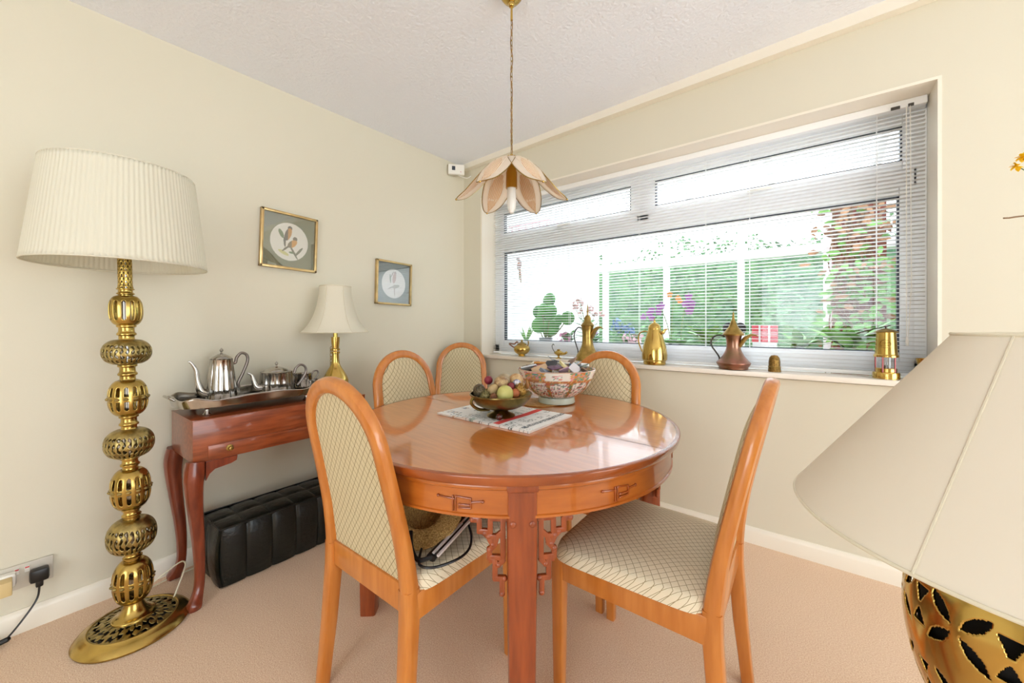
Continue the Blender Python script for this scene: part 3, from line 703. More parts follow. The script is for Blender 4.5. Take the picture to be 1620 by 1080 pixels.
for i, (c, nm) in enumerate(MC):
    a = i*2.4; rr = .030+.115*sqrt(i/len(MC)); z = .154+.036*(1-rr/.14)+pr4.uniform(0, .014)
    q = Matrix.Rotation(pr4.uniform(0, 6), 3, 'Z') @ Matrix.Rotation(pr4.uniform(-.7, .7), 3, 'X') @ Matrix.Rotation(pr4.uniform(-.6, .6), 3, 'Y')
    t = thing('matchbook', nm+' matchbook in the heap filling the patterned bowl', 'matchbook', (PX+rr*cos(a), PY+rr*sin(a), TZ+z), group='matchbooks in the patterned bowl')
    s = pr4.choice([(.062, .046, .010), (.058, .044, .005), (.062, .042, .014), (.072, .050, .006)])
    MB().box((0, 0, 0), s, .001, q).build('cover', mat('card '+nm, c, .5), t); MB().box(q @ Vector((0, s[1]*.5, 0)), (s[0]*.92, .003, s[2]*.7), 0, q).build('striker', mat('striker '+nm, c, .8, var=.6, vscale=50), t)
# low fill of packets inside the bowl
for i in range(9):
    a = i*.7; t = MB().box((0, 0, 0), (.07, .05, .02), .002, Matrix.Rotation(a, 3, 'Z') @ Matrix.Rotation(.2, 3, 'X')).build('matchbox', mat('matchbox card %d' % i, ['E9E6DF', 'B9B0A4', '8C6E60'][i % 3], .6), loc=(PX+.08*cos(a), PY+.08*sin(a), TZ+.125)); tag(t, 'matchbox deep in the heap under the matchbooks of the patterned bowl', 'matchbox', 'matchboxes under the heap in the patterned bowl')

# ---------------------------------------------------------------- things on the near chair seat
cs = 1.29, -1.515
HT = thing('straw_hat', 'woven straw hat propped on the seat of the foreground chair', 'hat', (1.395, -1.592, .496))
def hat(u, v):
    a = 2*pi*u
    if v < .5: k = 1-v/.5; r = .055+.058*k; z = .012*sin(2*a)*k+.012*k
    else: k = (v-.5)/.5; r = .055*sqrt(max(0, 1-k**3)); z = -.045*sin(k*pi/2)
    return Vector((r*cos(a)*.86, r*sin(a), z))
hm_ = Matrix.Rotation(R(-28), 3, 'Z') @ Matrix.Rotation(R(48), 3, 'Y') @ Matrix.Rotation(R(8), 3, 'X')
MB().grid(hat, 48, 20, True).xf(lambda v: hm_ @ v+Vector((.0, 0, .076))).build('brim_and_crown', 'straw', HT, solid=.004, sharp=60)
m = MB(); m.tube([hm_ @ hat(k/48, 0)+Vector((0, 0, .076)) for k in range(48)], .003, 6, True); m.build('brim_edge', 'straw', HT)
SL = thing('straw_bag', 'darker woven straw bag behind the hat on the foreground chair', 'straw bag', (1.300, -1.470, .496))
MB().ball((0, 0, .075), (.105, .030, .072), 28, 16).build('body', mat('darker straw', 'A8894F', .75, col2='6A4F2A', vscale=220, bump=.6, bscale=240), SL)
UM = thing('folding_frame', 'black and chrome folded frame lying on the seat of the foreground chair', 'folding frame', (1.472, -1.52, .497))
m = MB()
for dx in (-.007, .011): m.bar((.040+dx, -.130, .020), (-.008+dx, .130, .060), .007, .007, bev=.002)
m.build('chrome_rods', mat('chrome', 'F4F4F6', .3, .5), UM, weld=False)
m = MB(); m.tube([(.030, -.135, .010), (-.020, .13, .045)], .015, 10, flat=.7); m.tube([(-.004, .0, .030), (-.050, .15, .060)], .024, 10, flat=.7); m.tube([(-.045, .06, .035), (-.085, .17, .065)], .022, 10)
m.build('black_frame', 'black', UM, weld=False)
m = MB(); m.tube([(-.012, .03, .058), (-.055, .15, .088)], .003, 6); m.build('chrome_strip', mat('chrome strip', 'E6E6E8', .12, 1), UM)
m = MB(); m.tube(cr([(-.02, -.125, .012), (.02, -.165, .004), (.06, -.150, .004), (.083, -.09, .004), (.078, -.04, .006), (.05, .0, .014), (.02, .02, .03)], 6), .0035, 8); m.build('cord', 'black', UM)
m = MB(); m.tube(cr([(-.06, -.13, .05), (-.03, -.15, .02), (.01, -.155, .006), (.045, -.11, .02)], 6), .006, 8); m.build('loop_strap', 'black', UM)

# ---------------------------------------------------------------- mahogany side table
ST = thing('side_table', 'mahogany side table on cabriole legs with one shallow drawer', 'side table', (0, 0, 0))
x0, x1, y0, y1, zt, zb = .055, .375, -1.895, -1.150, .745, .565
m = MB(); m.box(((x0+x1)/2, (y0+y1)/2, (zt+zb)/2+.004), (x1-x0, y1-y0, zt-zb-.010), .002); m.build('case', 'mahog', ST)
MB().box(((x0+x1)/2, (y0+y1)/2, zt-.0015), (x1-x0+.002, y1-y0+.002, .003), .001).build('top', 'mahog', ST)
dr = MB().box((x1+.003, (y0+y1)/2+.01, .612), (.010, (y1-y0)*.90, .050), .003).build('drawer', 'mahog', ST)
MB().lathe([(0, 0), (.013, 0), (.013, .003), (.006, .006), (.005, .014), (.009, .018), (.008, .024), (0, .026)], 16, (x1+.007, -1.775, .614), rot=Matrix.Rotation(R(90), 3, 'Y')).build('knob', 'brassd', dr)
MB().lathe([(0, 0), (.013, 0), (.013, .003), (.006, .006), (.005, .014), (.009, .018), (.008, .024), (0, .026)], 16, (x1+.007, -1.27, .614), rot=Matrix.Rotation(R(90), 3, 'Y')).build('knob', 'brassd', dr)
for (cx, cy, sx, sy) in ((x1-.02, y0+.02, 1, -1), (x1-.02, y1-.02, 1, 1), (x0+.02, y0+.02, -1, -1), (x0+.02, y1-.02, -1, 1)):
    d = Vector((sx, sy, 0)).normalized(); o_ = [(.012, .58), (.020, .53), (.022, .48), (.012, .38), (-.004, .26), (-.012, .16), (-.010, .08), (.006, .035), (.020, .012), (.018, 0)]
    wd = [.060, .066, .060, .050, .042, .036, .034, .040, .050, .040]
    P_ = cr([Vector((cx, cy, z))+d*o for o, z in o_], 3); W_ = [p.x for p in cr([(v, 0, 0) for v in wd], 3)]
    m = MB(); m.sweep(P_, (sx, 0, 0), W_, W_, e=.45)
    if sx > 0:
        pr_ = [(0, .0), (0, -.045), (-.02*sy*0, -.05)]
        m.prism([(0, .575), (0, .50), (.012, .525), (.030, .540), (.085, .548), (.105, .556), (.108, .575)], -.017, .017, Matrix(((0, 0, 1, cx+.012), (-sy, 0, 0, cy-sy*.02), (0, 1, 0, 0), (0, 0, 0, 1))))
    m.build('leg', 'mahogl', ST)
# pouffe
PF = thing('leather_pouffe', 'long black patchwork leather pouffe under the mahogany side table', 'pouffe', (.205, -1.435, 0))
pw, pl_, ph = .25, .73, .262
def pface(ax):
    def g(u, v):
        if ax == 'top': x = (2*u-1); y = (2*v-1); z = 1; 
        elif ax in ('f', 'b'): x = 1 if ax == 'f' else -1; y = 2*u-1; z = 2*v-1
        else: y = 1 if ax == 'r' else -1; x = 2*u-1; z = 2*v-1
        sx_, sy_, sz_ = x*pw/2, y*pl_/2, z*ph/2
        by = abs(sin(pi*(y+1)/2*7))**.35; bx_ = abs(sin(pi*(x+1)/2*2))**.35
        k = .010
        if ax == 'top': sz_ += k*(by*bx_-1)+.006*(1-x*x)*(1-y*y)
        elif ax in ('f', 'b'): sx_ += x*k*(by-1)+x*.012*(1-z*z)*(1-abs(y)**6)
        else: sy_ += y*k*(bx_-1)+y*.012*(1-z*z)
        # rounded corners
        e = 6; r = (abs(x)**e+abs(y)**e+abs(z)**e)**(1/e)/max(abs(x), abs(y), abs(z)); c = 1/r
        sx_ *= 1-(1-c)*.35; sy_ *= 1-(1-c)*.12; sz_ *= 1-(1-c)*.35
        return Vector((sx_, sy_, sz_+ph/2))
    return g
m = MB(); m.grid(pface('top'), 24, 84); m.grid(pface('f'), 84, 16); m.grid(pface('b'), 84, 16); m.grid(pface('l'), 24, 16); m.grid(pface('r'), 24, 16)
m.build('cushion_body', 'leather', PF, sharp=60)
m = MB()
for s in (1, -1): m.tube([(s*pw/2*.97, y*pl_/2*.985, ph*.975) for y in [-1+.1*i for i in range(21)]], .0035, 6)
for s in (1, -1): m.tube([(x*pw/2*.97, s*pl_/2*.985, ph*.975) for x in (-1, 0, 1)], .0035, 6)
m.build('seam', 'leather', PF)

# ---------------------------------------------------------------- silver tea service
TY0, TY1, TX0, TX1, TBZ = -1.925, -1.335, .045, .345, .784
tr = thing('silver_tray', 'footed silver tray with wavy gallery rim on the side table', 'tray', ((TX0+TX1)/2, (TY0+TY1)/2, .746))
tw, tl = (TX1-TX0)/2, (TY1-TY0)/2
def te(a, k=1): c_, s_ = cos(a), sin(a); return tw*k*abs(c_)**.55*(1 if c_ > 0 else -1), tl*k*abs(s_)**.55*(1 if s_ > 0 else -1)
def tray(u, v):
    a = 2*pi*u
    if v <= .5: x, y = te(a, v*2*.97); return Vector((x, y, .036))
    k = (v-.5)*2; x, y = te(a, .97+.03*k); y_ = y/tl; hgt = .032+.006*cos(a*8)+.006*abs(y_)**3
    return Vector((x, y, .036+hgt*k))
m = MB().grid(tray, 120, 16, True); m.build('tray_body', 'silver', tr, solid=.002, sharp=60)
m = MB(); m.tube([(lambda q: Vector((q.x, q.y, q.z)))(tray(k/120, 1)) for k in range(120)], .003, 6, True); m.build('rim', 'silver', tr)
for s in (1, -1):
    m = MB(); m.tube(cr([(-.045, s*(tl-.004), .068), (-.035, s*(tl+.014), .080), (0, s*(tl+.020), .084), (.035, s*(tl+.014), .080), (.045, s*(tl-.004), .068)], 5), .005, 8); m.build('tray_handle', 'silver', tr)
for sx in (1, -1):
    for sy in (1, -1): MB().lathe([(0, 0), (.014, 0), (.016, .006), (.009, .014), (.007, .026), (.012, .036), (0, .036)], 14, (sx*tw*.72, sy*tl*.68, 0)).build('tray_foot', 'silver', tr)
def flute(n, d): return lambda t, r, z: r*(1-d*abs(sin(t*n/2)))
def pourer(name, label, cat, loc, prof, lid, knob, spout, hand, n=14, rz=R(90)):
    """local: spout -x, handle +x"""
    t = thing(name, label, cat, loc, rz)
    MB().lathe(prof, 84, rf=flute(n, .07)).build('pot_body', 'silver', t, sharp=60)
    if lid: MB().lathe(lid, 40).build('lid', 'silver', t)
    if knob: MB().lathe([(0, knob-.004), (.006, knob), (.003, knob+.006), (.008, knob+.014), (.006, knob+.020), (.002, knob+.024), (0, knob+.026)], 14).build('knob', 'silver', t)
    if spout: P_ = cr([(a, 0, b) for a, b, _ in spout], 6); W_ = [p.x for p in cr([(c, 0, 0) for _, _, c in spout], 6)]; MB().tube(P_, W_, 12).build('spout', 'silver', t)
    for h_ in hand: P_ = cr([(a, 0, b) for a, b in h_[0]], 6); MB().tube(P_, h_[1], 10).build('pot_handle', 'handle', t)
    return t
TB = TBZ+.002
pourer('coffee_pot', 'tall fluted silver coffee pot at the left end of the tray', 'coffee pot', (.155, -1.740, TB), [(0, 0), (.052, 0), (.062, .008), (.058, .05), (.050, .12), (.043, .178), (.045, .182), (.041, .185), (0, .185)],
       [(.042, .184), (.036, .192), (.022, .200), (.014, .205), (0, .207)], .207, [(-.050, .030, .016), (-.075, .045, .016), (-.088, .09, .011), (-.094, .14, .008), (-.112, .175, .005), (-.120, .176, .004)],
       [([(.044, .160), (.055, .162), (.060, .185), (.078, .205), (.100, .195), (.104, .165), (.085, .11), (.066, .065), (.070, .045)], .0065)])
pourer('teapot', 'low wide fluted silver teapot in the middle of the tray', 'teapot', (.160, -1.510, TB), [(0, 0), (.062, 0), (.075, .010), (.074, .05), (.070, .098), (.072, .102), (.066, .105), (0, .105)],
       [(.055, .104), (.048, .113), (.028, .122), (.014, .128), (0, .129)], .128, [(-.068, .030, .018), (-.090, .035, .016), (-.102, .065, .010), (-.110, .095, .007), (-.128, .108, .004)],
       [([(.070, .085), (.085, .088), (.092, .110), (.115, .128), (.140, .115), (.143, .085), (.120, .045), (.100, .022)], .006)])
pourer('sugar_bowl', 'small two handled fluted silver sugar bowl at the right end of the tray', 'sugar bowl', (.100, -1.352, TB), [(0, 0), (.040, 0), (.046, .010), (.042, .07), (.044, .074), (.040, .072), (.036, .02), (0, .018)], None, None, None,
       [([(.043, .060), (.055, .078), (.075, .080), (.080, .062), (.066, .040), (.046, .026)], .004), ([(-.043, .060), (-.055, .078), (-.070, .080), (-.076, .062), (-.062, .040), (-.046, .026)], .004)])
# ---------------------------------------------------------------- bell shade table lamp
TL = thing('table_lamp', 'brass table lamp with cream bell shade on the mahogany side table', 'table lamp', (.165, -1.205, .7455))
MB().lathe(cr([(0, 0), (.040, 0), (.056, .012), (.069, .045), (.066, .075), (.046, .115), (.026, .150), (.020, .180), (.0185, .215)], 4)+[(.0, .215)], 40).build('lamp_body', 'brass', TL)
m = MB()
for z in (.215, .232): m.lathe([(0, z), (.020, z), (.024, z+.004), (.024, z+.010), (.020, z+.014), (0, z+.014)], 28)
m.lathe([(0, .246), (.018, .246), (.022, .285), (.023, .31), (0, .31)], 28); m.lathe([(0, .31), (.012, .31), (.012, .36), (0, .36)], 16); m.build('neck', 'brass', TL, weld=False)
m = MB()
for i in range(7): m.lathe([(.0075*1, 0)], 3) if False else m.tube([Vector((-.024-.004*(i % 2), -.012, .245-.018*i))+Vector((.006*cos(a)*(i % 2), .006*cos(a)*(1-i % 2), .011*sin(a))) for a in [2*pi*k/10 for k in range(10)]], .0018, 5, True)
m.build('chain', 'brassd', TL)
bp_ = cr([(.177, .338), (.150, .365), (.118, .42), (.096, .49), (.084, .56), (.082, .598)], 5)
def hexr(t, r, z): k = (t/(pi/3)) % 1; return r*(1-.035*sin(pi*k))
MB().lathe([(p[0], p[1]) for p in bp_], 72, rf=hexr, cap=False).build('lamp_shade', 'shade2', TL, solid=.0015)
m = MB()
for k in range(6):
    a = k*pi/3; m.tube([(p[0]*cos(a), p[0]*sin(a), p[1]) for p in bp_], .0022, 6)
for p in (bp_[0], bp_[-1]): m.tube([(hexr(a, p[0], 0)*cos(a), hexr(a, p[0], 0)*sin(a), p[1]) for a in [2*pi*k/72 for k in range(72)]], .003, 6, True)
m.build('shade_piping', 'piping', TL)
MB().tube([(0, 0, .35), (0, 0, .56)], .003, 6).tube([(-.083, 0, .59), (.083, 0, .59)], .002, 6).build('shade_support', 'brassd', TL)

# ---------------------------------------------------------------- brass floor lamp with pleated shade
FL = thing('floor_lamp', 'tall pierced brass floor lamp with pleated ivory drum shade', 'floor lamp', (.305, -2.05, 0))
lean = Vector((-.795, -.606, 0))*.0270
def lz(v): return v+lean*v.z
MB().lathe([(0, .002), (.158, .002), (.160, .008), (.152, .018), (.140, .026), (.128, .030), (.124, .034), (.122, .034), (.118, .031)], 90, cap=False).build('base_rim', 'brassf', FL, solid=.002)
def bh(t, f_, z, r): return (sin(14*t+30*r*2)*sin(9*t-160*r)+.35*sin(40*t+90*r)) > .12 and .062 < r < .116
MB().lathe([(r/1000, .032+.016*(1-(r-50)/70)) for r in range(50, 121, 2)], 220, hole=bh).build('pierced_plate', 'brassp', FL, solid=.0025)
MB().lathe([(0, .012), (.118, .012), (.118, .014), (0, .014)], 48).build('base_floor', 'pewter', FL)
MB().lathe(cr([(.062, .046), (.060, .052), (.045, .060), (.034, .075), (.028, .092), (.026, .104)], 4), 48, cap=False).xf(lz).build('flare', 'brassf', FL)
def neck(z0, z1, n=2, r=.024):
    P_ = [(r*1.12, z0)]; h_ = (z1-z0)/n
    for i in range(n): a = z0+i*h_; P_ += [(r*.93, a+h_*.15), (r*.93, a+h_*.55), (r*1.12, a+h_*.65), (r*1.14, a+h_*.85), (r, a+h_*.98)]
    MB().lathe(cr(P_, 2), 32, cap=False).xf(lz).build('neck_ring', 'brassf', FL)
def cage(z0, z1, R_, n=14, band=True):
    c = (z0+z1)/2; h = (z1-z0)/2; P_ = []
    for i in range(41): t = -1+2*i/40; P_.append((max(.024, .024+(R_-.024)*(1-abs(t)**2.6)**.6), c+h*t))
    def hl(t, f_, z, r):
        k = (t*n/2/pi) % 1; q = abs(z-c)/h
        if q > .68: return False
        if band and q < .13: return False
        e = .30*(1-max(0, (q-.5)/.18)**2) if q > .5 else .30
        return abs(k-.5) < e*.9
    MB().lathe(P_, 12*n, hole=hl).xf(lz).build('openwork_bulb', 'brassf', FL, solid=.004)
    if band:
        m = MB()
        for k in range(n): a = 2*pi*(k+.5)/n; m.ball((R_*cos(a), R_*sin(a), c), (.008, .008, .006), 8, 6)
        m.xf(lz).build('rosette_band', 'brassp', FL)
def squash(z0, z1, R_):
    c = (z0+z1)/2; h = (z1-z0)/2; P_ = []
    for i in range(41): t = -1+2*i/40; P_.append((.024+(R_-.024)*(1-abs(t)**2.2)**.5, c+h*t))
    def hl(t, f_, z, r):
        q = (z-c)/h
        if q > .62 or q < -.86: return False
        return (sin(15*t+q*7)*sin(13*t-q*8)+.5*sin(28*t)*cos(q*11+1)+.2*sin(5*t+q*9)) > .22
    MB().lathe(P_, 260, hole=hl).xf(lz).build('filigree_bulb', 'brassp', FL, solid=.0035)
cage(.100, .252, .055); neck(.250, .288); squash(.285, .405, .068); neck(.403, .447); cage(.445, .590, .054); neck(.588, .637); squash(.635, .738, .068); neck(.736, .792)
cage(.790, .920, .053); neck(.918, .982); squash(.980, 1.070, .067); neck(1.068, 1.128); cage(1.125, 1.232, .045, 12, False); neck(1.228, 1.262, 2, .022)
def nh(t, f_, z, r): k = (t*10/2/pi+.5*(int(z*90) % 2)) % 1; return abs(k-.5) < .2 and (z*90 % 1) > .4 and z < 1.365
MB().lathe([(.019+.004*(1 if z > 1372 else 0)+.003*max(0, (1275-z)/20), z/1000) for z in range(1258, 1392, 3)], 60, hole=nh).xf(lz).build('pierced_neck', 'brassf', FL, solid=.002)
MB().tube([lz(Vector((0, 0, z))) for z in (.05, .7, 1.40)], .014, 12).build('inner_pole', 'silver', FL)
sc_ = lean*1.5
NP = 104
def pleat(t, r, z): return r+.0028*abs(sin(t*NP/2))**.6-.0006
MB().lathe([(.243, 1.345), (.240, 1.362), (.205, 1.672), (.203, 1.690)], NP*4, rf=pleat, cap=False, c=sc_).build('lamp_shade', 'shade', FL, solid=.0012, sharp=80)
m = MB()
for r, z in ((.2435, 1.345), (.2035, 1.690)): MB().tube([Vector((r*cos(a), r*sin(a), z))+sc_ for a in [2*pi*k/72 for k in range(72)]], .0028, 6, True).build('shade_trim', 'shade2', FL)
m = MB().lathe([(0, 1.392), (.055, 1.392), (.055, 1.396), (0, 1.396)], 24, c=sc_).tube([Vector((0, 0, 1.39))+sc_, Vector((0, 0, 1.66))+sc_], .006, 8)
for k in range(3): a = k*2.1; m.tube([Vector((0, 0, 1.66))+sc_, Vector((.203*cos(a), .203*sin(a), 1.685))+sc_], .002, 6)
m.build('shade_carrier', 'pewter', FL)
MB().lathe([(0, 1.40), (.018, 1.40), (.018, 1.46), (.030, 1.50), (.032, 1.53), (.018, 1.56), (0, 1.565)], 20, c=sc_+Vector((.04, 0, 0))).build('bulb', 'bulb', FL)
MB().tube(cr([(-.02, .11, .02), (-.075, .16, .10), (-.12, .17, .115), (-.17, .15, .09), (-.21, .06, .015), (-.24, .14, .008), (-.255, .30, .006), (-.26, .42, .006)], 7), .003, 6).build('power_cable', 'cable', FL)

# ---------------------------------------------------------------- socket
SK = thing('wall_socket', 'grey double wall socket with red switches low on the left wall', 'socket', (0, -2.305, .205))
MB().box((.005, 0, 0), (.010, .148, .088), .003).build('faceplate', mat('brushed grey plate', 'CDC6B8', .35), SK)
for y in (-.012, .012):
    r_ = MB().box((.012, y, .022), (.006, .012, .020), .001).build('switch', 'white', SK); MB().box((.0155, y, .029), (.001, .010, .004)).build('switch_mark', 'red', r_)
PG = thing('black_plug', 'black three pin plug in the right outlet with trailing cord', 'plug', (.012, -2.265, .195))
MB().box((.022, 0, .006), (.036, .048, .046), .010).box((.020, 0, -.024), (.022, .020, .03), .006).build('plug_body', 'black', PG)
MB().tube(cr([(.02, 0, -.035), (.02, -.005, -.08), (.035, -.03, -.12), (.045, -.07, -.17), (.04, -.095, -.186), (.03, -.11, -.188)], 6), .003, 6).build('power_cord', 'black', PG)
AD = thing('plug_adaptor', 'white and yellowed plug adaptor in the left outlet at the picture edge', 'adaptor', (.012, -2.345, .205))
MB().box((.018, 0, .008), (.032, .055, .05), .010).build('adaptor_base', 'white', AD); MB().box((.055, -.004, 0), (.045, .045, .050), .004).build('adaptor_body', 'creampl', AD)
o = MB().tube(cr([(0, 0, 0), (.01, .035, .004), (.012, .07, .010)], 4), [.010]*4+[.009]*4+[.004], 8).tube(cr([(-.02, -.1, 0), (0, -.04, .006), (.01, .0, .012), (-.01, .03, .004), (-.02, -.02, 0)], 4), .003, 6).build('black_connector', 'black', loc=(.05, -2.40, .011)); tag(o, 'small black connector and cord lying on the carpet by the skirting', 'connector')

# ---------------------------------------------------------------- bird pictures
def el(x, y, cx, cy, a, b, th): 
    dx, dy = x-cx, y-cy; u = dx*cos(th)+dy*sin(th); v = -dx*sin(th)+dy*cos(th); return (u/a)**2+(v/b)**2 < 1
def pic(name, label, yc_, zc_, s, sh, tilt, paint):
    t = thing(name, label, 'picture', (0, yc_, zc_), group='framed bird pictures')
    q = Matrix.Rotation(tilt, 3, 'X'); m = MB(); b = .013
    for (cy, cz_, dy, dz) in ((-s/2+b/2, 0, b, sh), (s/2-b/2, 0, b, sh), (0, sh/2-b/2, s, b), (0, -sh/2+b/2, s, b)):
        m.box(q @ Vector((.012, cy, cz_)), (.024, dy, dz), .002, q)
    m.build('picture_frame', 'goldfr', t, weld=False)
    def g(u, v): return q @ Vector((.010, (u-.5)*(s-2*b), (v-.5)*(sh-2*b)))
    def colf(p): w_ = q.inverted() @ p; return paint(w_.y/s, w_.z/sh)
    MB().grid(g, 130, 130).build('print', 'paint', t, col=colf)
    MB().box(q @ Vector((.0145, 0, 0)), (.002, s-2*b, sh-2*b), 0, q).build('glazing', 'clear', t)
G1 = srgb('6B7358')
def p1(x, y):
    w_ = (.80, .80, .74)
    if hypot(x+.0, y+.005) > .335: return G1
    if el(x, y, -.03, .125, .055, .12, -.35):  # upper bird body
        return (.55, .26, .06) if x > -.03 else (.10, .07, .06)
    if el(x, y, .0, .235, .042, .042, 0): return (.05, .05, .05)
    if el(x, y, -.085, -.02, .02, .09, .1): return (.08, .07, .06)
    if el(x, y, .05, -.035, .10, .055, .7): return (.62, .30, .05) if x > .04 else (.16, .13, .07)
    if el(x, y, .095, .06, .04, .04, 0): return (.12, .10, .07)
    if el(x, y, -.06, -.125, .09, .016, .75): return (.10, .09, .06)
    if el(x, y, -.15, .12, .035, .085, .5): return (.12, .20, .10)
    if el(x, y, .07, -.17, .16, .018, -1.0) or el(x, y, .17, -.16, .11, .022, .9): return (.12, .14, .09)
    if el(x, y, .05, -.19, .06, .02, 0): return (.10, .22, .10)
    if el(x, y, -.10, -.21, .10, .03, -.4): return (.60, .60, .25)
    return w_
G2 = srgb('6F7B78')
def p2(x, y):
    if hypot(x+.0, y+.01) > .335: return G2
    if el(x, y, .01, .12, .05, .12, -.15): return (.50, .38, .36)
    if el(x, y, .03, .24, .035, .035, 0): return (.40, .32, .30)
    if el(x, y, .06, -.07, .11, .04, .25): return (.36, .36, .34)
    if el(x, y, -.09, -.11, .09, .012, .45): return (.3, .3, .28)
    if el(x, y, -.10, .1, .02, .1, .1): return (.25, .32, .25)
    if el(x, y, .02, -.16, .012, .14, .1) or el(x, y, -.05, .2, .012, .08, -.5): return (.35, .3, .28)
    return (.78, .79, .77)
pic('bird_picture', 'gilt framed picture of two orange breasted birds on a dark green mount', -1.385, 1.588, .295, .312, R(-1.8), p1)
pic('bird_picture', 'smaller looking gilt framed pale bird print nearer the window corner', -.703, 1.414, .288, .302, R(-1.5), p2)
# alarm sensor box in corner
AB = thing('sensor_box', 'small white sensor box with a dark display high in the room corner', 'sensor', (.062, -.150, 2.335), R(-42))
MB().box((0, 0, .035), (.030, .128, .080), .005).build('casing', 'white', AB)
MB().box((.016, -.022, .042), (.003, .026, .032), .001).build('display', 'gasket', AB)
MB().box((.016, .035, .015), (.002, .006, .004)).build('button', 'red', AB)
MB().tube(cr([(0, .01, 0), (0, .03, -.012), (-.01, .085, -.022), (-.015, .12, .0)], 4), .003, 6).build('cable', 'white', AB)

# ---------------------------------------------------------------- pendant lamp
PD = thing('pendant_lamp', 'brass pendant lamp with petal shaped glass shades on a chain', 'pendant lamp', (1.357, -1.112, 0))
czp = cz(1.357, -1.112)
MB().lathe([(0, czp-.062), (.010, czp-.060), (.014, czp-.052), (.013, czp-.044), (.030, czp-.038), (.043, czp-.022), (.047, czp-.006), (.047, czp), (0, czp)], 40).build('ceiling_rose', 'brass', PD)
MB().lathe([(0, czp-.115), (.005, czp-.115), (.004, czp-.06), (0, czp-.06)], 12).build('stem', 'brass', PD)
zc0, zc1 = czp-.112, 1.808; nl = 26; pit = (zc0-zc1)/nl
for i in range(nl):
    c = zc0-pit*(i+.5); P_ = []
    for k in range(14):
        a = 2*pi*k/14; h_ = .0045*cos(a); v_ = (pit*.5+.002)*(sin(a) if abs(sin(a)) > .9 else sin(a)); P_.append((h_ if i % 2 else 0, 0 if i % 2 else h_, c+v_*1.05))
    MB().tube(P_, .0012, 5, True).build('chain_link', 'brassd', PD)
MB().tube([(.003*sin(k*.9), .003*cos(k*.7), zc0-(zc0-zc1)*k/30) for k in range(31)], .0022, 6).build('flex', mat('bronze flex', '8A6A4A', .4), PD)
MB().lathe([(0, 1.808), (.006, 1.808), (.010, 1.800), (.026, 1.793), (.033, 1.787), (.030, 1.780), (.012, 1.775), (.012, 1.768), (0, 1.768)], 32).build('cap', 'brass', PD)
MB().lathe([(0, 1.768), (.012, 1.766), (.022, 1.735), (.023, 1.672), (.0, 1.672)], 28).build('lamp_holder', mat('satin brass', 'BE8E35', .3, 1), PD)
MB().lathe([(0, 1.672), (.017, 1.672), (.018, 1.640), (.019, 1.615), (.016, 1.590), (.008, 1.573), (0, 1.570)], 24).build('bulb', 'bulb', PD)
def petal(k, parent):
    a = k*pi/3+YAW
    c_ = cr([(.024, 0, 1.786), (.065, 0, 1.774), (.110, 0, 1.740), (.150, 0, 1.695), (.188, 0, 1.652), (.222, 0, 1.628)], 4); n = len(c_)-1
    wv = [max(.001, .064*sin(pi*(.07+.93*(i/n)**.95))**.72) if i < n else .001 for i in range(n+1)]
    def g(u, v, dz=0):
        i = min(n, int(round(v*n))); p = c_[i]; s_ = (2*u-1)*wv[i]; z = p.z-3.2*s_*s_+dz; r = p.x-1.5*s_*s_
        return Matrix.Rotation(a, 3, 'Z') @ Vector((r, s_, z))
    o = MB().grid(g, 10, n).build('glass_petal', 'petal', parent, solid=.0022, sharp=80)
    m = MB(); E = [g(0, i/n) for i in range(n+1)]+[g(1, i/n) for i in range(n-1, 0, -1)]; m.tube(E, .0020, 5, True)
    m.build('petal_edge', 'brassd', o)
    m = MB(); hw = [max(0, 1-abs(2*(i/n)-1)**2) for i in range(n+1)]
    for j in range(-4, 5):
        i0 = 3+abs(j)//2+(j % 2)*3; i1 = n-1-abs(j)
        for dz in (-.0026, .0026):
            P_ = [g(.5+j*.062, i/n, dz) for i in range(i0, i1)]
            if len(P_) > 3: m.tube(P_, [.0004+.0013*sin(pi*(q+1)/(len(P_)+1)) for q in range(len(P_))], 5)
    m.build('etched_lines', 'petal', o, weld=False)
    def pg(dz):
        def q_(u, v): vv = .30+.64*v; wv_ = .60*sin(pi*min(1, .08+.92*v))**.8; return g(.5+(u-.5)*wv_*.5*2*.8, round(vv*n)/n, dz)
        return q_
    MB().grid(pg(-.0019), 6, 12).grid(pg(.0019), 6, 12).build('frosted_panel', 'petalline', o, weld=False)
    MB().ball(g(.5, 1), .0045, 8, 6).ball(g(.5, 0)+Vector((0, 0, .006)), .005, 8, 6).build('petal_screws', 'brass', o, weld=False)
for k in range(6): petal(k, PD)

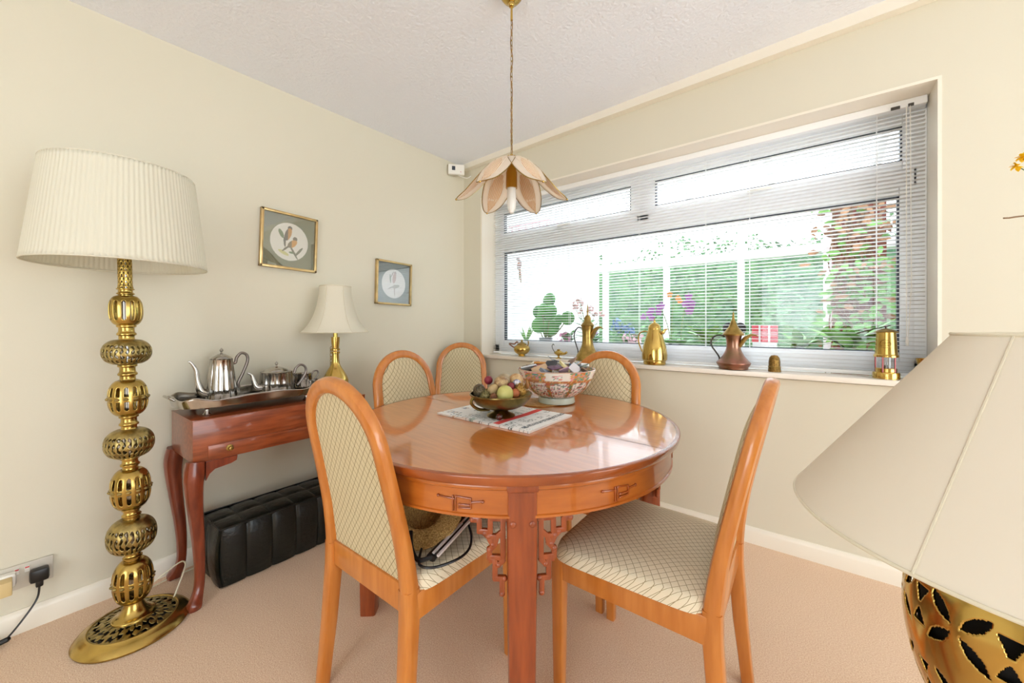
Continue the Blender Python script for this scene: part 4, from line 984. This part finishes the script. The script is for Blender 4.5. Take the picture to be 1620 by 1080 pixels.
# ---------------------------------------------------------------- sill ornaments (dallahs etc.)
SL_Z = WZ0+.0015; SY = .036
def dallah(label, x, prof, sc, lid, spout, hand, m_, base=None, y=SY, name='coffee_pot', hm=None, lm=None):
    """local: handle -x, spout +x ; seen side on along y"""
    t = thing(name, label, 'coffee pot', (x, y, SL_Z), R(0))
    MB().lathe(prof, 48).build('pot_body', m_, t)
    MB().lathe(lid, 32).build('lid', lm or m_, t)
    P_ = cr([(a, 0, b) for a, b, _ in spout], 5); W_ = [p.x for p in cr([(c, 0, 0) for _, _, c in spout], 5)]; MB().tube(P_, W_, 10, flat=.6).build('spout', lm or m_, t)
    MB().tube(cr([(a, 0, b) for a, b in hand], 6), .0042, 8).build('pot_handle', hm or 'pewter', t)
    return t
dallah('tall brass dallah coffee pot with long spire lid on the window sill', 1.125,
       cr([(.0, 0), (.078, 0), (.080, .012), (.070, .040), (.052, .070), (.040, .100), (.036, .130), (.036, .190), (.042, .232)], 4)+[(.0, .232)], 1,
       [(0, .228), (.044, .228), (.046, .234), (.040, .242), (.024, .262), (.022, .285), (.014, .300), (.006, .305), (.005, .320), (.008, .328), (.005, .336), (.004, .360), (0, .385)],
       [(.030, .150, .020), (.045, .185, .024), (.065, .212, .020), (.090, .222, .012), (.112, .212, .004)],
       [(-.042, .215), (-.070, .220), (-.095, .190), (-.100, .150), (-.085, .100), (-.072, .060), (-.074, .018)], 'brassd')
dallah('shiny gold insulated jug with beaked spout behind the near chair by the window', 1.568,
       [(0, 0), (.062, 0), (.064, .004), (.064, .022), (.072, .030), (.073, .060), (.066, .110), (.050, .165), (.040, .200), (.036, .212), (0, .212)], 1,
       [(0, .212), (.037, .212), (.036, .225), (.028, .240), (.012, .250), (.006, .253), (.007, .262), (.004, .268), (0, .285)],
       [(.030, .190, .020), (.048, .192, .020), (.062, .208, .011), (.078, .214, .004)],
       [(-.040, .196), (-.065, .198), (-.090, .185), (-.098, .150), (-.090, .110), (-.072, .070)], 'brass', hm='brass', name='insulated_jug')
dallah('copper coloured dallah coffee pot with hooked spout on the window sill', 1.985,
       cr([(0, 0), (.062, 0), (.070, .012), (.082, .032), (.078, .040), (.062, .058), (.045, .085), (.034, .115), (.034, .150), (.042, .185)], 4)+[(0, .185)], 1,
       [(0, .182), (.050, .182), (.052, .188), (.046, .196), (.024, .226), (.014, .250), (.010, .262), (.006, .272), (.004, .300), (0, .312)],
       [(.030, .120, .014), (.044, .150, .020), (.062, .172, .018), (.088, .186, .010), (.112, .178, .004)],
       [(-.040, .172), (-.062, .182), (-.090, .176), (-.108, .150), (-.104, .120), (-.085, .090), (-.068, .060), (-.070, .030)], 'copper', lm='brassd')
t = thing('lidded_pot', 'small squat brass lidded pot with curled handle at the left end of the sill', 'pot', (.578, SY, SL_Z), R(20))
MB().lathe(cr([(0, 0), (.028, 0), (.026, .010), (.050, .028), (.062, .050), (.056, .072), (.036, .086)], 4)+[(0, .088)], 36).build('pot_body', 'brass', t)
MB().lathe([(0, .084), (.038, .084), (.034, .094), (.016, .104), (.006, .108), (.009, .116), (.005, .124), (0, .128)], 24).build('lid', 'brassd', t)
MB().tube(cr([(-.052, 0, .062), (-.075, 0, .072), (-.100, 0, .094), (-.060, 0, .092), (-.040, 0, .108), (-.030, 0, .100)], 5), .0055, 8).build('pot_handle', 'copper', t)
MB().tube(cr([(.045, 0, .07), (.052, 0, .10), (.048, 0, .115)], 4), .005, 8).build('spout', 'brassd', t)
t = thing('oil_lamp', 'tiny brass oil lamp with curled handle behind the patterned bowl', 'oil lamp', (.900, SY, SL_Z), R(0))
MB().lathe([(0, 0), (.022, 0), (.020, .004), (.006, .010), (.008, .020), (.030, .034), (.034, .042), (.020, .052), (.010, .056), (.012, .064), (0, .066)], 24).build('lamp_body', 'brass', t)
MB().tube(cr([(.020, 0, .034), (.050, 0, .036), (.066, 0, .046)], 4), [.012, .011, .010, .009, .008, .008, .008, .007, .009], 8).build('spout', 'brass', t)
MB().tube(cr([(-.028, 0, .04), (-.045, 0, .06), (-.054, 0, .085), (-.044, 0, .100), (-.036, 0, .092)], 5), .0025, 6).build('pot_handle', 'pewter', t)
t = thing('brass_thimble_cup', 'small engraved dome shaped brass pot between the copper pot and the miner lamp', 'brass pot', (2.168, SY, SL_Z))
MB().lathe([(0, 0), (.027, 0), (.028, .004), (.026, .022), (.027, .025), (.025, .028), (.025, .052), (.022, .070), (.014, .082), (0, .085)], 28).build('dome', mat('engraved brass', 'A8854A', .35, 1, var=.6, vscale=120, bump=.4, bscale=200), t)
MB().lathe([(.0262, .022), (.0285, .025), (.0262, .028)], 28, cap=False).build('band', 'brassd', t)
t = thing('miner_lamp', 'polished brass miner safety lamp with hook on the window sill', 'miner lamp', (2.580, .040, SL_Z))
MB().lathe([(0, 0), (.046, 0), (.046, .022), (.044, .028), (.036, .030), (.036, .045), (.034, .047), (0, .047)], 40).build('fuel_base', 'brass', t)
MB().lathe([(.024, .047), (.024, .098)], 28, cap=False).build('glass_chimney', 'clear', t)
for k in range(5): a = k*2*pi/5+.5; MB().tube([(.035*cos(a), .035*sin(a), .028), (.035*cos(a), .035*sin(a), .100)], .0028, 8).build('pillar_rod', mat('copper rod', '9A5A5A', .3, 1), t)
MB().lathe([(0, .096), (.042, .096), (.042, .104), (.038, .108), (.033, .200), (.033, .206), (0, .206)], 40).build('bonnet', 'brass', t)
MB().lathe([(0, .205), (.040, .205), (.041, .208), (.030, .214), (.012, .222), (0, .224)], 32).build('cap', 'brassd', t)
m = MB(); m.tube(cr([(-.10, .0, .198), (-.06, 0, .213), (-.02, 0, .226), (.014, 0, .236)], 4), .0026, 6); m.tube([(0, 0, .222), (0, 0, .232)], .004, 8); m.build('hook', 'pewter', t)
m = MB()
def pt(a, z): return Vector((.0365*cos(a), .0365*sin(a), z))
a0 = R(-102); m.tube([Vector((( .0372-.0000)*cos(a0+.52*cos(b)), .0372*sin(a0+.52*cos(b)), .155+.017*sin(b))) for b in [2*pi*k/24 for k in range(24)]], .0012, 5, True)
for dz in (-.006, .004): m.tube([Vector((.0374*cos(a0+q), .0374*sin(a0+q), .155+dz+.002*sin(q*40))) for q in [-.36+.06*k for k in range(13)]], .001, 5)
m.build('name_plate', 'brassd', t)
MB().lathe([(0, .047), (.008, .047), (.006, .058), (.002, .060), (.002, .090), (0, .092)], 12).build('wick_tube', 'pewter', t)
t = thing('brass_beaker', 'small brass beaker at the right end of the sill beside the big lampshade', 'beaker', (2.700, .040, SL_Z))
MB().lathe([(0, 0), (.022, 0), (.024, .070), (.028, .090), (.029, .095), (.026, .094), (.022, .070), (.019, .006), (0, .006)], 28).build('cup', 'brass', t)
MB().lathe([(.0246, .070), (.0262, .073), (.0258, .076)], 28, cap=False).build('band', 'brassd', t)

# ---------------------------------------------------------------- near lamp on the right, on its own small table
LX, LY = 2.5174, -1.6203
NL = thing('table_lamp', 'large cream coolie shade lamp with pierced brass base at the right edge', 'table lamp', (LX, LY, .575))
vp = cr([(.050, 0), (.060, .010), (.085, .055), (.108, .110), (.119, .160), (.121, .205), (.114, .245), (.092, .275), (.055, .292), (.030, .298)], 9)
def vh(t, f_, z, r):
    k = ((t*9/2/pi) % 1-.5)*.084
    for zc_, q in ((.212, 1), (.128, .85)):
        w_ = z-zc_
        for sx in (1, -1):
            for sz in (1, -1):
                a_ = (k-sx*.0165*q)*sx; b_ = (w_-sz*.0165*q)*sz; u_ = (a_+b_)/1.414/(.0175*q); v_ = (a_-b_)/1.414
                if abs(u_) < 1 and abs(v_) < .0062*q*(1-u_*u_): return True
        d_ = abs(abs(k)-.042); aw = abs(w_)
        if .003 < aw < .022*q and d_ < .0105*(aw/.022): return True
    return False
vp = cr([(.050, 0), (.060, .010), (.085, .055), (.108, .110), (.119, .160), (.121, .205), (.114, .245), (.092, .275), (.055, .292), (.030, .298)], 24)
MB().lathe([(p[0], p[1]) for p in vp], 540, hole=vh).build('pierced_base', 'brass', NL, solid=.003, weld=False)
MB().lathe([(0, 0), (.062, 0), (.062, .008), (.05, .012), (0, .012)], 40).build('foot', 'brass', NL)
MB().lathe([(0, .01), (.045, .01), (.095, .09), (.108, .16), (.108, .2), (.08, .255), (0, .27)], 40).build('inner_liner', 'dark', NL)
MB().lathe([(0, .296), (.030, .296), (.032, .304), (.018, .312), (.016, .36), (0, .36)], 24).build('neck', 'brass', NL)
MB().lathe([(.237, .311), (.236, .315), (.079, .537), (.078, .541)], 96, cap=False).build('lamp_shade', 'shade3', NL, solid=.0016, sharp=60)
m = MB()
for r, z in ((.2375, .312), (.0785, .540)): m.tube([(r*cos(a), r*sin(a), z) for a in [2*pi*k/96 for k in range(96)]], .0022, 6, True)
a = R(233)
m.tube([((.237-.158*k/20)*cos(a)*1.008, (.237-.158*k/20)*sin(a)*1.008, .313+.226*k/20) for k in range(21)], .0013, 6)
m.build('shade_seam', 'piping', NL)
MB().tube([(0, 0, .35), (0, 0, .53)], .004, 8).tube([(-.078, 0, .532), (.078, 0, .532)], .002, 6).tube([(0, -.078, .532), (0, .078, .532)], .002, 6).build('shade_support', 'brass', NL)
MB().lathe([(0, .36), (.015, .36), (.028, .41), (.03, .43), (.015, .46), (0, .462)], 20).build('bulb', 'bulb', NL)
t = thing('lamp_table', 'small round wooden table under the big lamp at the right edge', 'side table', (LX+.02, LY-.01, 0))
MB().lathe([(0, .545), (.120, .545), (.130, .555), (.130, .570), (.125, .5745), (0, .5745)], 56).build('tabletop', 'honey', t)
MB().lathe([(0, .05), (.030, .05), (.022, .20), (.03, .35), (.022, .50), (.05, .545), (0, .545)], 24).build('pedestal', 'honey', t)
for k in range(3): a = k*2*pi/3+.9; MB().sweep(cr([(.02*cos(a), .02*sin(a), .12), (.10*cos(a), .10*sin(a), .07), (.17*cos(a), .17*sin(a), .015)], 4), (0, 0, 1), .03, .028).build('leg', 'honey', t)
# flower arrangement whose tips reach into the picture at the far right edge
t = thing('flower_vase', 'tall vase arrangement whose yellow flower and twig reach in from the right edge', 'flowers', (2.93, -1.05, 0))
fwd = Vector((-sin(YAW), cos(YAW), 0)); rt = Vector((cos(YAW), sin(YAW), 0))
def at(px, py, d): return Vector(CAM)+fwd*d+rt*((px-810)/FPX*d)+Vector((0, 0, (HY-py)/FPX*d))-Vector((2.93, -1.05, 0))
MB().lathe([(0, 0), (.075, 0), (.095, .15), (.085, .40), (.050, .62), (.060, .72), (.052, .72), (.04, .62), (0, .60)], 32).build('vase', 'celadon', t)
f1 = at(1609, 263, 1.15); f2 = at(1618, 248, 1.17); tw_ = at(1588, 345, 1.15)
MB().tube(cr([(0, 0, .65), (.02, 0, 1.1), tuple(f1+Vector((.05, .03, -.04))), tuple(f1)], 6), .0016, 6).tube(cr([(0, 0, .65), (.03, 0, 1.15), tuple(f2+Vector((.05, .02, -.02))), tuple(f2)], 6), .0015, 6).build('stem', 'stem', t)
MB().tube(cr([(0, 0, .65), (.03, .01, 1.0), tuple(tw_+Vector((.12, .05, -.03))), tuple(tw_)], 6), .0024, 6).build('twig', 'twig', t)
for f_ in (f1, f2):
    m = MB()
    for k in range(14):
        d = Vector((rnd.uniform(-1, 1), rnd.uniform(-1, 1), rnd.uniform(-.6, 1))).normalized(); leafmesh(m, f_, d, Vector((0, 0, 1)), .017, .012)
    m.build('flower', 'yellow', t, weld=False)
